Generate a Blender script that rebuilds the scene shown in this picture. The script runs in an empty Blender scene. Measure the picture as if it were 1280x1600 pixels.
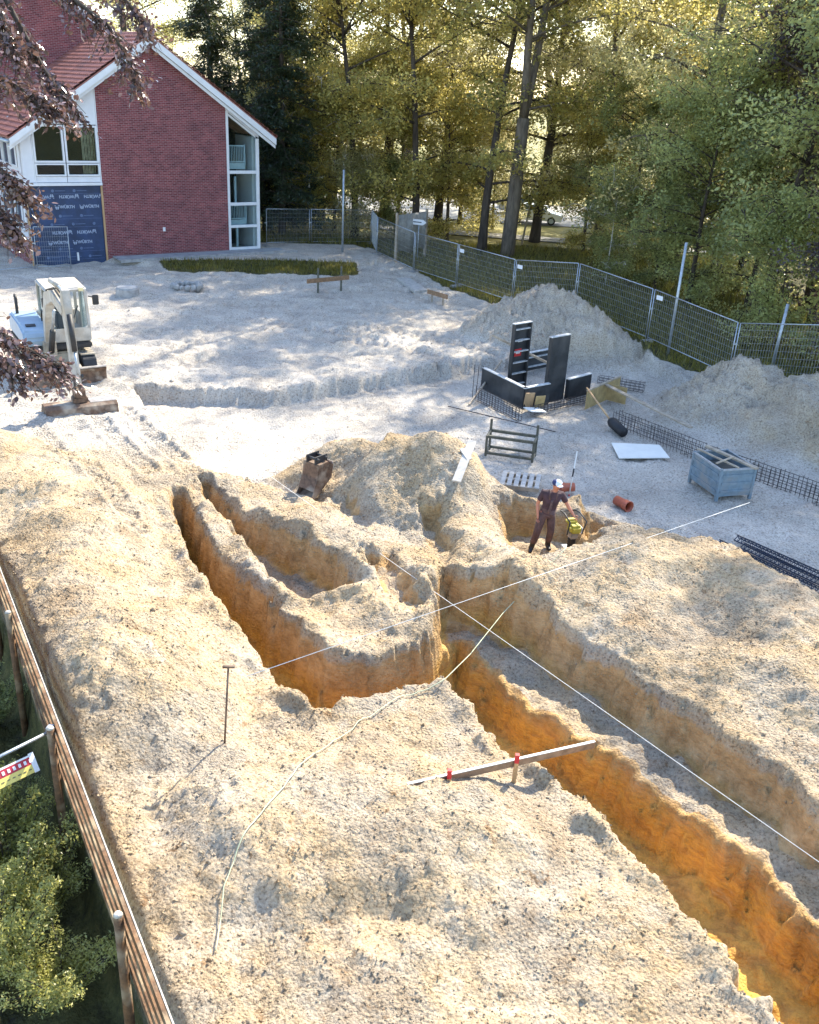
import bpy, bmesh, math, random
import numpy as np
from mathutils import Vector, Matrix
random.seed(7); RNG = np.random.default_rng(11)
R = math.radians
sc = bpy.context.scene
COL = sc.collection

# ------------------------------------------------------------------ camera
FPX, W0, H0, CAMH = 1450.0, 1280.0, 1600.0, 9.0
PITCH, ROLL = R(24.476), R(-3.152)
_f = np.array([0, math.cos(PITCH), -math.sin(PITCH)]); _r = np.array([1.0, 0, 0]); _d = np.cross(_f, _r)
_r2 = math.cos(ROLL)*_r + math.sin(ROLL)*_d; _d2 = -math.sin(ROLL)*_r + math.cos(ROLL)*_d
RM = np.array([_r2, _d2, _f])
cam_d = bpy.data.cameras.new('camera'); cam = bpy.data.objects.new('camera', cam_d); COL.objects.link(cam)
cam_d.sensor_fit = 'VERTICAL'; cam_d.sensor_height = 36.0; cam_d.lens = FPX/H0*36.0
cam_d.clip_start = 0.1; cam_d.clip_end = 3000
cam.matrix_world = Matrix(((_r2[0], -_d2[0], -_f[0], 0), (_r2[1], -_d2[1], -_f[1], 0), (_r2[2], -_d2[2], -_f[2], CAMH), (0, 0, 0, 1)))
sc.camera = cam

# ------------------------------------------------------------------ sky, sun, exposure
SUN_AZ, SUN_EL = R(31), R(41)       # azimuth measured from +Y towards +X
world = bpy.data.worlds.new('World'); sc.world = world; world.use_nodes = True
wn = world.node_tree.nodes; wl = world.node_tree.links
sky = wn.new('ShaderNodeTexSky'); sky.sky_type = 'NISHITA'; sky.sun_disc = False
sky.sun_elevation = SUN_EL; sky.sun_rotation = SUN_AZ; sky.air_density = 1.0; sky.dust_density = 0.8; sky.ozone_density = 1.4
wl.new(sky.outputs[0], wn['Background'].inputs[0]); wn['Background'].inputs[1].default_value = 0.15
sun_d = bpy.data.lights.new('sun', 'SUN'); sun_d.energy = 3.5; sun_d.angle = R(0.53); sun_d.color = (1.0, 0.91, 0.74)
sun = bpy.data.objects.new('sun', sun_d); COL.objects.link(sun)
_sd = Vector((math.sin(SUN_AZ)*math.cos(SUN_EL), math.cos(SUN_AZ)*math.cos(SUN_EL), math.sin(SUN_EL)))
sun.rotation_euler = _sd.to_track_quat('Z', 'Y').to_euler()
sc.view_settings.view_transform = 'Standard'; sc.view_settings.look = 'None'; sc.view_settings.gamma = 1.0
sc.view_settings.use_curve_mapping = False; sc.view_settings.exposure = 1.9

# ------------------------------------------------------------------ projection helpers (used to read ground positions)
def at(px, py, z=0.0):
    d = np.array([(px-640)/FPX, (py-800)/FPX, 1.0]) @ RM
    t = (z-CAMH)/d[2]; return Vector((d[0]*t, d[1]*t, z))
def ray(px, py, dist):
    d = np.array([(px-640)/FPX, (py-800)/FPX, 1.0]) @ RM; d /= np.linalg.norm(d)
    return Vector((d[0]*dist, d[1]*dist, CAMH+d[2]*dist))

# ------------------------------------------------------------------ object helpers
def tag(o, label=None, cat=None, group=None, kind=None):
    if label: o['label'] = label
    if cat: o['category'] = cat
    if group: o['group'] = group
    if kind: o['kind'] = kind
    return o
def thing(name, label, cat, loc=(0, 0, 0), rz=0.0, group=None):
    o = bpy.data.objects.new(name, None); COL.objects.link(o); o.empty_display_size = 0.2
    o.location = loc; o.rotation_euler = (0, 0, rz); tag(o, label, cat, group); return o
def link(name, me, mat, parent=None, loc=None):
    o = bpy.data.objects.new(name, me); COL.objects.link(o)
    if mat is not None and not me.materials: me.materials.append(mat)
    if parent is not None: o.parent = parent
    if loc is not None: o.location = loc
    return o
def copy_tree(o, parent=None):
    c = o.copy(); COL.objects.link(c); c.parent = parent
    for ch in list(o.children): copy_tree(ch, c)
    return c
def np_mesh(name, verts, faces, smooth=False, attrs=None):
    """verts (N,3), faces (M,k) -> mesh; attrs: {name: (domain, values)}"""
    verts = np.asarray(verts, np.float32); faces = np.asarray(faces, np.int32)
    me = bpy.data.meshes.new(name); k = faces.shape[1]
    me.vertices.add(len(verts)); me.vertices.foreach_set('co', verts.ravel())
    me.loops.add(faces.size); me.loops.foreach_set('vertex_index', faces.ravel())
    me.polygons.add(len(faces)); me.polygons.foreach_set('loop_start', np.arange(0, faces.size, k, dtype=np.int32))
    me.polygons.foreach_set('loop_total', np.full(len(faces), k, np.int32))
    if smooth: me.polygons.foreach_set('use_smooth', np.ones(len(faces), bool))
    me.update(calc_edges=True)
    if attrs:
        for an, (dom, val) in attrs.items():
            a = me.attributes.new(an, 'FLOAT', dom); a.data.foreach_set('value', np.asarray(val, np.float32))
    return me

class MB:
    def __init__(s): s.v = []; s.f = []
    def add(s, vs, fs):
        b = len(s.v); s.v += [tuple(v) for v in vs]; s.f += [tuple(i+b for i in f) for f in fs]; return s
    def box(s, c, size, rot=None):
        hx, hy, hz = size[0]/2, size[1]/2, size[2]/2
        P = [Vector((x*hx, y*hy, z*hz)) for z in (-1, 1) for y in (-1, 1) for x in (-1, 1)]
        if rot is not None: P = [rot @ p for p in P]
        c = Vector(c)
        return s.add([p+c for p in P], [(0, 2, 3, 1), (4, 5, 7, 6), (0, 1, 5, 4), (2, 6, 7, 3), (0, 4, 6, 2), (1, 3, 7, 5)])
    def bar(s, a, b, w, h, up=(0, 0, 1)):
        """rectangular bar from a to b, w across, h along up"""
        a, b = Vector(a), Vector(b); d = (b-a); L = d.length; d.normalize(); up = Vector(up)
        x = d.cross(up)
        if x.length < 1e-4: x = d.cross(Vector((1, 0, 0)))
        x.normalize(); u = x.cross(d)
        return s.box((a+b)/2, (w, L, h), Matrix((x, d, u)).transposed())
    def tube(s, pts, rad, n=8, caps=True):
        pts = [Vector(p) for p in pts]; m = len(pts)
        if not hasattr(rad, '__len__'): rad = [rad]*m
        vs = []; ref = None
        for i, p in enumerate(pts):
            t = (pts[min(i+1, m-1)]-pts[max(i-1, 0)]).normalized()
            if ref is None: ref = t.orthogonal().normalized()
            ref = (ref-t*ref.dot(t)).normalized(); q = t.cross(ref)
            for k in range(n):
                a = 2*math.pi*k/n; vs.append(p+(ref*math.cos(a)+q*math.sin(a))*rad[i])
        fs = [(i*n+k, i*n+(k+1) % n, (i+1)*n+(k+1) % n, (i+1)*n+k) for i in range(m-1) for k in range(n)]
        if caps: fs += [tuple(range(n-1, -1, -1)), tuple((m-1)*n+k for k in range(n))]
        return s.add(vs, fs)
    def prism(s, poly, a, b, fn):
        """poly 2D points, extruded from a to b; fn(u, v, w) -> 3D"""
        n = len(poly); vs = [fn(u, v, a) for u, v in poly]+[fn(u, v, b) for u, v in poly]
        fs = [tuple(range(n-1, -1, -1)), tuple(range(n, 2*n))]+[(k, (k+1) % n, n+(k+1) % n, n+k) for k in range(n)]
        return s.add(vs, fs)
    def mesh(s, name, smooth=False, bevel=0.0, seg=2):
        me = bpy.data.meshes.new(name); me.from_pydata(s.v, [], s.f); me.update()
        bm = bmesh.new(); bm.from_mesh(me)
        bmesh.ops.recalc_face_normals(bm, faces=bm.faces)
        if bevel: bmesh.ops.bevel(bm, geom=list(bm.edges), offset=bevel, segments=seg, affect='EDGES', clamp_overlap=True)
        if smooth:
            for f in bm.faces: f.smooth = True
        bm.to_mesh(me); bm.free(); return me
    def build(s, name, mat, parent=None, smooth=False, bevel=0.0, loc=None, seg=2):
        return link(name, s.mesh(name, smooth, bevel, seg), mat, parent, loc)
def box(name, c, size, mat, parent=None, rot=None, bevel=0.0): return MB().box(c, size, rot).build(name, mat, parent, bevel=bevel)
def bar(name, a, b, w, h, mat, parent=None, up=(0, 0, 1), bevel=0.0): return MB().bar(a, b, w, h, up).build(name, mat, parent, bevel=bevel)
def tube(name, pts, rad, mat, parent=None, n=8): return MB().tube(pts, rad, n).build(name, mat, parent, smooth=True)

# ------------------------------------------------------------------ noise
def _hash(ix, iy, seed):
    h = (ix.astype(np.int64)*374761393 + iy.astype(np.int64)*668265263 + seed*1442695041) & 0xFFFFFFFF
    h = ((h ^ (h >> 13))*1274126177) & 0xFFFFFFFF; h = (h ^ (h >> 16)) & 0xFFFF
    return h/65535.0
def noise(x, y, seed=0):
    x0 = np.floor(x); y0 = np.floor(y); fx = x-x0; fy = y-y0
    out = 0; u = fx*fx*fx*(fx*(fx*6-15)+10); v = fy*fy*fy*(fy*(fy*6-15)+10)
    for dx in (0, 1):
        for dy in (0, 1):
            a = _hash(x0+dx, y0+dy, seed)*2*math.pi
            g = np.cos(a)*(fx-dx)+np.sin(a)*(fy-dy)
            out = out+g*(u if dx else 1-u)*(v if dy else 1-v)
    return out*1.5
def fbm(x, y, seed=0, o=3, g=0.5):
    s = 0; a = 1.0
    for k in range(o): s = s+a*noise(x*2**k, y*2**k, seed+k*17); a *= g
    return s
def cells(x, y, seed=0):
    """lumpy cell noise: distance to nearest jittered point"""
    x0 = np.floor(x); y0 = np.floor(y); best = np.full(np.shape(x), 9.0)
    for dx in (-1, 0, 1):
        for dy in (-1, 0, 1):
            cx = x0+dx; cy = y0+dy
            px = cx+_hash(cx, cy, seed); py = cy+_hash(cx, cy, seed+5)
            best = np.minimum(best, (x-px)**2+(y-py)**2)
    return np.sqrt(best)
def sst(a, b, x): t = np.clip((x-a)/(b-a), 0, 1); return t*t*(3-2*t)
def sdf(X, Y, poly):
    d = np.full(X.shape, 1e9); ins = np.zeros(X.shape, bool); n = len(poly)
    for i in range(n):
        ax, ay = poly[i]; bx, by = poly[(i+1) % n]; ex, ey = bx-ax, by-ay
        wx, wy = X-ax, Y-ay; t = np.clip((wx*ex+wy*ey)/(ex*ex+ey*ey+1e-12), 0, 1)
        d = np.minimum(d, (wx-ex*t)**2+(wy-ey*t)**2)
        c = ((ay > Y) != (by > Y)) & (X < (bx-ax)*(Y-ay)/(by-ay+1e-12)+ax); ins ^= c
    d = np.sqrt(d); return np.where(ins, -d, d)
def seg_d(X, Y, pts):
    d = np.full(X.shape, 1e9)
    for (ax, ay), (bx, by) in zip(pts[:-1], pts[1:]):
        ex, ey = bx-ax, by-ay; wx, wy = X-ax, Y-ay; t = np.clip((wx*ex+wy*ey)/(ex*ex+ey*ey+1e-9), 0, 1)
        d = np.minimum(d, (wx-ex*t)**2+(wy-ey*t)**2)
    return np.sqrt(d)
def P2(lst, z=0.0): return [tuple(at(a, b, z)[:2]) for a, b in lst]

# ------------------------------------------------------------------ materials
def nodes(name):
    m = bpy.data.materials.new(name); m.use_nodes = True; nt = m.node_tree
    return m, nt, nt.nodes, nt.links, nt.nodes['Principled BSDF']
def ramp(n, stops, interp='LINEAR'):
    r = n.new('ShaderNodeValToRGB'); r.color_ramp.interpolation = interp
    while len(r.color_ramp.elements) < len(stops): r.color_ramp.elements.new(0.5)
    for e, (p, c) in zip(r.color_ramp.elements, stops): e.position = p; e.color = (*c, 1) if len(c) == 3 else c
    return r
def mixc(n, l, fac, a, b, mode='MIX'):
    m = n.new('ShaderNodeMix'); m.data_type = 'RGBA'; m.blend_type = mode
    for s, v in ((m.inputs['Factor'], fac), (m.inputs[6], a), (m.inputs[7], b)):
        if hasattr(v, 'is_linked') or hasattr(v, 'links'): l.new(v, s)
        else: s.default_value = v if not isinstance(v, tuple) else (*v, 1)
    return m.outputs[2]
def math_n(n, l, op, a, b=None):
    m = n.new('ShaderNodeMath'); m.operation = op
    for s, v in zip(m.inputs, (a, b)):
        if v is None: continue
        if hasattr(v, 'links'): l.new(v, s)
        else: s.default_value = v
    return m.outputs[0]
def pm(name, col, rough=0.7, var=0.25, scale=6.0, bump=0.15, metal=0.0, col2=None, stretch=None, dirt=None):
    m, nt, n, l, b = nodes(name)
    tc = n.new('ShaderNodeTexCoord'); vec = tc.outputs['Object']
    if stretch:
        mp = n.new('ShaderNodeMapping'); mp.inputs['Scale'].default_value = stretch; l.new(vec, mp.inputs[0]); vec = mp.outputs[0]
    nz = n.new('ShaderNodeTexNoise'); nz.inputs['Scale'].default_value = scale; nz.inputs['Detail'].default_value = 6; nz.inputs['Roughness'].default_value = 0.65
    l.new(vec, nz.inputs[0])
    c2 = col2 or tuple(c*(1-var*1.6) for c in col); c1 = tuple(min(c*(1+var*0.6), 0.95) for c in col)
    r = ramp(n, [(0.3, c2), (0.68, c1)]); l.new(nz.outputs[0], r.inputs[0]); out = r.outputs[0]
    if dirt:
        n2 = n.new('ShaderNodeTexNoise'); n2.inputs['Scale'].default_value = scale*0.35; n2.inputs['Detail'].default_value = 8; l.new(tc.outputs['Object'], n2.inputs[0])
        r2 = ramp(n, [(0.48, (0, 0, 0)), (0.66, (1, 1, 1))]); l.new(n2.outputs[0], r2.inputs[0])
        out = mixc(n, l, r2.outputs[0], out, dirt)
    l.new(out, b.inputs['Base Color'])
    b.inputs['Roughness'].default_value = rough; b.inputs['Metallic'].default_value = metal
    if bump:
        bp = n.new('ShaderNodeBump'); bp.inputs['Strength'].default_value = bump; bp.inputs['Distance'].default_value = 0.02
        n3 = n.new('ShaderNodeTexNoise'); n3.inputs['Scale'].default_value = scale*4; n3.inputs['Detail'].default_value = 5; l.new(vec, n3.inputs[0])
        l.new(n3.outputs[0], bp.inputs['Height']); l.new(bp.outputs[0], b.inputs['Normal'])
    return m
def leaf_mat(name, lo, hi, trans, rough=0.36, tw=0.5):
    m, nt, n, l, b = nodes(name)
    a = n.new('ShaderNodeAttribute'); a.attribute_name = 'rnd'
    oi = n.new('ShaderNodeObjectInfo')
    s = math_n(n, l, 'ADD', a.outputs['Fac'], math_n(n, l, 'MULTIPLY', math_n(n, l, 'SUBTRACT', oi.outputs['Random'], 0.5), 0.3))
    r = ramp(n, [(0.0, lo), (1.0, hi)]); l.new(s, r.inputs[0]); l.new(r.outputs[0], b.inputs['Base Color'])
    b.inputs['Roughness'].default_value = rough
    t = n.new('ShaderNodeBsdfTranslucent')
    tr = ramp(n, [(0.0, tuple(c*0.32 for c in trans)), (1.0, trans)]); l.new(s, tr.inputs[0]); l.new(tr.outputs[0], t.inputs[0])
    mx = n.new('ShaderNodeMixShader'); mx.inputs[0].default_value = tw
    l.new(b.outputs[0], mx.inputs[1]); l.new(t.outputs[0], mx.inputs[2]); l.new(mx.outputs[0], n['Material Output'].inputs[0])
    return m
def brick_mat():
    m, nt, n, l, b = nodes('brick_red_clinker')
    tc = n.new('ShaderNodeTexCoord')
    bt = n.new('ShaderNodeTexBrick'); bt.inputs['Scale'].default_value = 1.0
    bt.inputs['Brick Width'].default_value = 0.25; bt.inputs['Row Height'].default_value = 0.0833; bt.inputs['Mortar Size'].default_value = 0.009
    bt.inputs['Mortar Smooth'].default_value = 0.2; bt.inputs['Bias'].default_value = -0.1
    bt.inputs['Color1'].default_value = (0.14, 0.022, 0.026, 1); bt.inputs['Color2'].default_value = (0.27, 0.065, 0.066, 1); bt.inputs['Mortar'].default_value = (0.30, 0.215, 0.215, 1)
    sp = n.new('ShaderNodeSeparateXYZ'); l.new(tc.outputs['Object'], sp.inputs[0]); cb = n.new('ShaderNodeCombineXYZ')
    l.new(math_n(n, l, 'ADD', sp.outputs[0], sp.outputs[1]), cb.inputs[0]); l.new(sp.outputs[2], cb.inputs[1]); l.new(cb.outputs[0], bt.inputs[0])
    nz = n.new('ShaderNodeTexNoise'); nz.inputs['Scale'].default_value = 1.3; nz.inputs['Detail'].default_value = 5; l.new(tc.outputs['Object'], nz.inputs[0])
    r = ramp(n, [(0.3, (0.75, 0.75, 0.8)), (0.7, (1.15, 1.1, 1.1))]); l.new(nz.outputs[0], r.inputs[0])
    l.new(mixc(n, l, 1.0, bt.outputs[0], r.outputs[0], 'MULTIPLY'), b.inputs['Base Color']); b.inputs['Roughness'].default_value = 0.8
    bp = n.new('ShaderNodeBump'); bp.inputs['Strength'].default_value = 0.5; bp.inputs['Distance'].default_value = 0.01; bp.invert = True
    l.new(bt.outputs['Fac'], bp.inputs['Height']); l.new(bp.outputs[0], b.inputs['Normal']); return m
def glass_mat():
    m, nt, n, l, b = nodes('window_glass')
    g = n.new('ShaderNodeBsdfGlossy'); g.inputs['Roughness'].default_value = 0.02; g.inputs['Color'].default_value = (0.75, 0.87, 1, 1)
    t = n.new('ShaderNodeBsdfTransparent'); t.inputs[0].default_value = (0.82, 0.88, 0.88, 1)
    lw = n.new('ShaderNodeLayerWeight'); lw.inputs[0].default_value = 0.15
    mx = n.new('ShaderNodeMixShader'); l.new(math_n(n, l, 'ADD', math_n(n, l, 'MULTIPLY', lw.outputs['Fresnel'], 0.6), 0.012), mx.inputs[0])
    l.new(t.outputs[0], mx.inputs[1]); l.new(g.outputs[0], mx.inputs[2]); l.new(mx.outputs[0], n['Material Output'].inputs[0]); return m
def sand_mat():
    m, nt, n, l, b = nodes('site_sand')
    tc = n.new('ShaderNodeTexCoord'); geo = tc.outputs['Object']
    def nzt(scale, det=6, rough=0.6):
        z = n.new('ShaderNodeTexNoise'); z.inputs['Scale'].default_value = scale; z.inputs['Detail'].default_value = det; z.inputs['Roughness'].default_value = rough; l.new(geo, z.inputs[0]); return z.outputs[0]
    def att(nm): a = n.new('ShaderNodeAttribute'); a.attribute_name = nm; return a.outputs['Fac']
    r1 = ramp(n, [(0.32, (0.39, 0.355, 0.315)), (0.5, (0.52, 0.475, 0.415)), (0.68, (0.60, 0.55, 0.48))]); l.new(nzt(1.1), r1.inputs[0])
    r2 = ramp(n, [(0.42, (0, 0, 0)), (0.72, (1, 1, 1))]); l.new(nzt(0.45, 5), r2.inputs[0])
    tan = ramp(n, [(0.3, (0.27, 0.21, 0.15)), (0.45, (0.40, 0.345, 0.27)), (0.58, (0.42, 0.325, 0.21)), (0.74, (0.51, 0.455, 0.38))]); l.new(nzt(0.8, 7, 0.65), tan.inputs[0])
    c = mixc(n, l, att('heap'), r1.outputs[0], tan.outputs[0])
    c = mixc(n, l, math_n(n, l, 'MULTIPLY', math_n(n, l, 'MULTIPLY', r2.outputs[0], att('heap')), 0.5), c, (0.46, 0.31, 0.15))
    # fine speckle of grains and crumbs
    r3 = ramp(n, [(0.35, (0.34, 0.29, 0.24)), (0.46, (0.86, 0.84, 0.82)), (0.66, (1.18, 1.17, 1.15))]); l.new(nzt(19, 5, 0.75), r3.inputs[0])
    c = mixc(n, l, 0.95, c, r3.outputs[0], 'MULTIPLY')
    # crumbled brown soil in the spoil
    r7 = ramp(n, [(0.60, (0, 0, 0)), (0.66, (1, 1, 1))]); l.new(nzt(3.6, 9, 0.72), r7.inputs[0])
    c = mixc(n, l, math_n(n, l, 'MULTIPLY', r7.outputs[0], math_n(n, l, 'ADD', math_n(n, l, 'MULTIPLY', att('heap'), 0.6), 0.2)), c, (0.20, 0.115, 0.055))
    # moist undisturbed subsoil laid open by the digging
    r4 = ramp(n, [(0.28, (0.36, 0.19, 0.055)), (0.42, (0.56, 0.31, 0.085)), (0.56, (0.66, 0.38, 0.085)), (0.66, (0.50, 0.27, 0.07)), (0.78, (0.58, 0.40, 0.18))])
    sx = n.new('ShaderNodeMapping'); sx.inputs['Scale'].default_value = (1.2, 1.2, 5.0); l.new(geo, sx.inputs[0])
    z4 = n.new('ShaderNodeTexNoise'); z4.inputs['Scale'].default_value = 1.3; z4.inputs['Detail'].default_value = 7; z4.inputs['Roughness'].default_value = 0.6; l.new(sx.outputs[0], z4.inputs[0])
    l.new(z4.outputs[0], r4.inputs[0])
    dg = math_n(n, l, 'ADD', att('dig'), math_n(n, l, 'MULTIPLY', math_n(n, l, 'SUBTRACT', nzt(3.0), 0.5), 0.16))
    rd = ramp(n, [(0.06, (0, 0, 0)), (0.11, (1, 1, 1))]); l.new(dg, rd.inputs[0])
    z5 = ramp(n, [(0.3, (0.31, 0.19, 0.085)), (0.5, (0.47, 0.30, 0.14)), (0.72, (0.58, 0.41, 0.22))]); l.new(nzt(2.6, 7, 0.65), z5.inputs[0])
    deep = ramp(n, [(0.38, (0, 0, 0)), (0.70, (1, 1, 1))]); l.new(dg, deep.inputs[0])
    r6 = ramp(n, [(0.35, (0.66, 0.64, 0.62)), (0.55, (1.05, 1.05, 1.05))]); mp6 = n.new('ShaderNodeMapping'); mp6.inputs['Scale'].default_value = (3.0, 3.0, 9.0); l.new(geo, mp6.inputs[0])
    z6 = n.new('ShaderNodeTexNoise'); z6.inputs['Scale'].default_value = 1.5; z6.inputs['Detail'].default_value = 9; z6.inputs['Roughness'].default_value = 0.75; l.new(mp6.outputs[0], z6.inputs[0]); l.new(z6.outputs[0], r6.inputs[0])
    soil = mixc(n, l, 0.8, mixc(n, l, deep.outputs[0], z5.outputs[0], r4.outputs[0]), r6.outputs[0], 'MULTIPLY')
    c = mixc(n, l, rd.outputs[0], c, soil)
    gr = ramp(n, [(0.35, (0.035, 0.030, 0.018)), (0.5, (0.085, 0.080, 0.028)), (0.68, (0.16, 0.135, 0.05))]); l.new(nzt(2.2, 8, 0.7), gr.inputs[0])
    gf = math_n(n, l, 'ADD', att('grass'), math_n(n, l, 'MULTIPLY', math_n(n, l, 'SUBTRACT', nzt(1.6), 0.5), 0.6))
    rg = ramp(n, [(0.4, (0, 0, 0)), (0.6, (1, 1, 1))]); l.new(gf, rg.inputs[0])
    c = mixc(n, l, rg.outputs[0], c, gr.outputs[0])
    l.new(c, b.inputs['Base Color']); b.inputs['Roughness'].default_value = 0.95; b.inputs['Specular IOR Level'].default_value = 0.2
    bp = n.new('ShaderNodeBump'); bp.inputs['Strength'].default_value = 1.0; bp.inputs['Distance'].default_value = 0.055
    vo = n.new('ShaderNodeTexVoronoi'); vo.inputs['Scale'].default_value = 22; l.new(geo, vo.inputs[0])
    hh = math_n(n, l, 'ADD', math_n(n, l, 'MULTIPLY', nzt(16, 6, 0.7), 1.0), math_n(n, l, 'MULTIPLY', vo.outputs['Distance'], -0.45))
    rb = ramp(n, [(0.36, (0.35, 0.35, 0.35)), (0.60, (1.35, 1.35, 1.35))]); l.new(nzt(0.55, 3), rb.inputs[0]); hh = math_n(n, l, 'MULTIPLY', hh, rb.outputs[0])
    l.new(hh, bp.inputs['Height']); l.new(bp.outputs[0], b.inputs['Normal']); return m

M = {}
M['sand'] = sand_mat(); M['brick'] = brick_mat(); M['glass'] = glass_mat()
M['white'] = pm('white_window_paint', (0.72, 0.73, 0.75), 0.45, 0.06, 3, 0.03)
M['panel'] = pm('white_facade_panel', (0.70, 0.71, 0.74), 0.55, 0.05, 1.5, 0.03)
M['tile'] = pm('red_roof_tile', (0.40, 0.165, 0.13), 0.7, 0.3, 3, 0.2, dirt=(0.27, 0.12, 0.10))
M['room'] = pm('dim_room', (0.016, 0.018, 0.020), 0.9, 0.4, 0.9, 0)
M['curtain'] = pm('curtain_fabric', (0.50, 0.42, 0.28), 0.9, 0.3, 4, 0.1)
M['railing'] = pm('pale_railing', (0.62, 0.72, 0.78), 0.5, 0.1, 4, 0)
M['membrane'] = pm('blue_membrane', (0.022, 0.048, 0.125), 0.45, 0.35, 1.2, 0.25)
M['print'] = pm('pale_print', (0.30, 0.36, 0.48), 0.6, 0.1, 8, 0)
M['faint'] = pm('faint_print', (0.10, 0.15, 0.27), 0.6, 0.2, 8, 0)
M['batten'] = pm('fresh_batten', (0.52, 0.33, 0.17), 0.75, 0.25, 4, 0.2, stretch=(1, 1, 0.15))
M['timber'] = pm('weathered_timber', (0.40, 0.33, 0.25), 0.85, 0.3, 5, 0.25)
M['rustwood'] = pm('brown_lath', (0.30, 0.18, 0.10), 0.8, 0.3, 6, 0.2)
M['greyplank'] = pm('grey_plank', (0.45, 0.43, 0.40), 0.85, 0.25, 6, 0.2)
M['fencewood'] = pm('brown_fence_wood', (0.17, 0.085, 0.035), 0.75, 0.45, 9, 0.4, dirt=(0.30, 0.22, 0.13))
M['oldwood_lit'] = pm('bleached_lit_wood', (0.50, 0.45, 0.38), 0.8, 0.3, 9, 0.4)  # post caps and the painted sunlit rail edges
M['ply'] = pm('plywood_sheet', (0.42, 0.30, 0.13), 0.7, 0.25, 4, 0.1)
M['redpaint'] = pm('red_paint', (0.60, 0.03, 0.03), 0.6, 0.2, 12, 0.1)
M['stake'] = pm('new_stake_wood', (0.58, 0.34, 0.15), 0.75, 0.25, 14, 0.2)
M['steel'] = pm('galvanised_steel', (0.42, 0.46, 0.50), 0.45, 0.2, 10, 0.05, metal=0.6)
M['wire'] = pm('galvanised_wire', (0.42, 0.46, 0.49), 0.5, 0.2, 10, 0, metal=0.4)
M['concrete'] = pm('concrete', (0.36, 0.35, 0.34), 0.9, 0.25, 5, 0.3)
M['rebar'] = pm('dark_rebar', (0.055, 0.045, 0.045), 0.7, 0.4, 12, 0.1)
M['form'] = pm('black_formwork', (0.025, 0.028, 0.032), 0.55, 0.4, 3, 0.1, dirt=(0.06, 0.06, 0.06))
M['formedge'] = pm('pale_form_edge', (0.58, 0.58, 0.57), 0.8, 0.3, 7, 0.3)  # paler tone for panel top edges and front ribs
M['frame'] = pm('olive_steel_frame', (0.10, 0.10, 0.075), 0.6, 0.35, 8, 0.15)
M['crate'] = pm('blue_grey_steel', (0.20, 0.27, 0.32), 0.5, 0.2, 6, 0.1, metal=0.2, dirt=(0.26, 0.27, 0.27))
M['cratein'] = pm('crate_inside', (0.09, 0.09, 0.08), 0.8, 0.3, 6, 0.1)
M['pipe'] = pm('orange_brown_pipe', (0.40, 0.10, 0.05), 0.45, 0.15, 5, 0.05)
M['black'] = pm('black_rubber', (0.012, 0.012, 0.014), 0.6, 0.3, 6, 0.1)
M['spacer'] = pm('blue_black_lattice', (0.015, 0.030, 0.065), 0.45, 0.3, 6, 0.05)
M['string'] = pm('white_string', (0.75, 0.74, 0.70), 0.8, 0.1, 6, 0)
M['cord'] = pm('pale_green_cord', (0.50, 0.52, 0.34), 0.7, 0.2, 6, 0)
M['exc_white'] = pm('dusty_white_paint', (0.48, 0.45, 0.40), 0.5, 0.22, 4, 0.08, dirt=(0.40, 0.33, 0.24))
M['exc_blue'] = pm('pale_blue_paint', (0.28, 0.38, 0.48), 0.4, 0.1, 3, 0.03)
M['exc_grey'] = pm('dusty_grey_paint', (0.36, 0.32, 0.26), 0.6, 0.3, 5, 0.15, dirt=(0.48, 0.41, 0.31))
M['exc_dark'] = pm('dark_machine_parts', (0.03, 0.03, 0.032), 0.6, 0.3, 6, 0.1)
M['rust'] = pm('rusty_steel', (0.16, 0.095, 0.06), 0.75, 0.45, 6, 0.3, dirt=(0.36, 0.30, 0.23))
M['wornsteel'] = pm('worn_bright_steel', (0.50, 0.46, 0.42), 0.4, 0.25, 6, 0.1, metal=0.5)
M['lens'] = pm('lamp_glass', (0.8, 0.7, 0.4), 0.2, 0.05, 6, 0)
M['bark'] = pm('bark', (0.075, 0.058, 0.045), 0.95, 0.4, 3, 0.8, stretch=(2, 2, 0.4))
M['bark_lit'] = pm('sunlit_bark', (0.16, 0.13, 0.10), 0.95, 0.4, 3, 0.8, stretch=(2, 2, 0.4))  # lighter copy of the bark, sunlight put into the colour
M['bark_white'] = pm('birch_bark', (0.5, 0.46, 0.4), 0.8, 0.3, 3, 0.3)
M['leaf_y'] = leaf_mat('leaf_olive_gold', (0.06, 0.09, 0.022), (0.60, 0.53, 0.17), (0.95, 0.82, 0.28), tw=0.55)
M['leaf_l'] = leaf_mat('leaf_pale_gold', (0.13, 0.15, 0.05), (0.66, 0.58, 0.28), (0.98, 0.90, 0.48), tw=0.55)
M['leaf_g'] = leaf_mat('leaf_green', (0.04, 0.08, 0.033), (0.42, 0.47, 0.20), (0.78, 0.76, 0.28), tw=0.55)
M['leaf_d'] = leaf_mat('needle_dark', (0.018, 0.036, 0.020), (0.06, 0.082, 0.038), (0.14, 0.17, 0.05), tw=0.25)
M['leaf_p'] = leaf_mat('leaf_plum', (0.045, 0.036, 0.042), (0.11, 0.09, 0.085), (0.22, 0.14, 0.10), tw=0.3)
M['leaf_c'] = leaf_mat('leaf_copper', (0.09, 0.06, 0.06), (0.30, 0.20, 0.19), (0.36, 0.19, 0.14), rough=0.22, tw=0.2)
M['leaf_s'] = leaf_mat('leaf_shrub', (0.16, 0.18, 0.04), (0.55, 0.52, 0.20), (0.7, 0.7, 0.18))
M['blade'] = leaf_mat('grass_blade', (0.07, 0.085, 0.015), (0.22, 0.19, 0.05), (0.4, 0.36, 0.06), tw=0.4)
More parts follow.
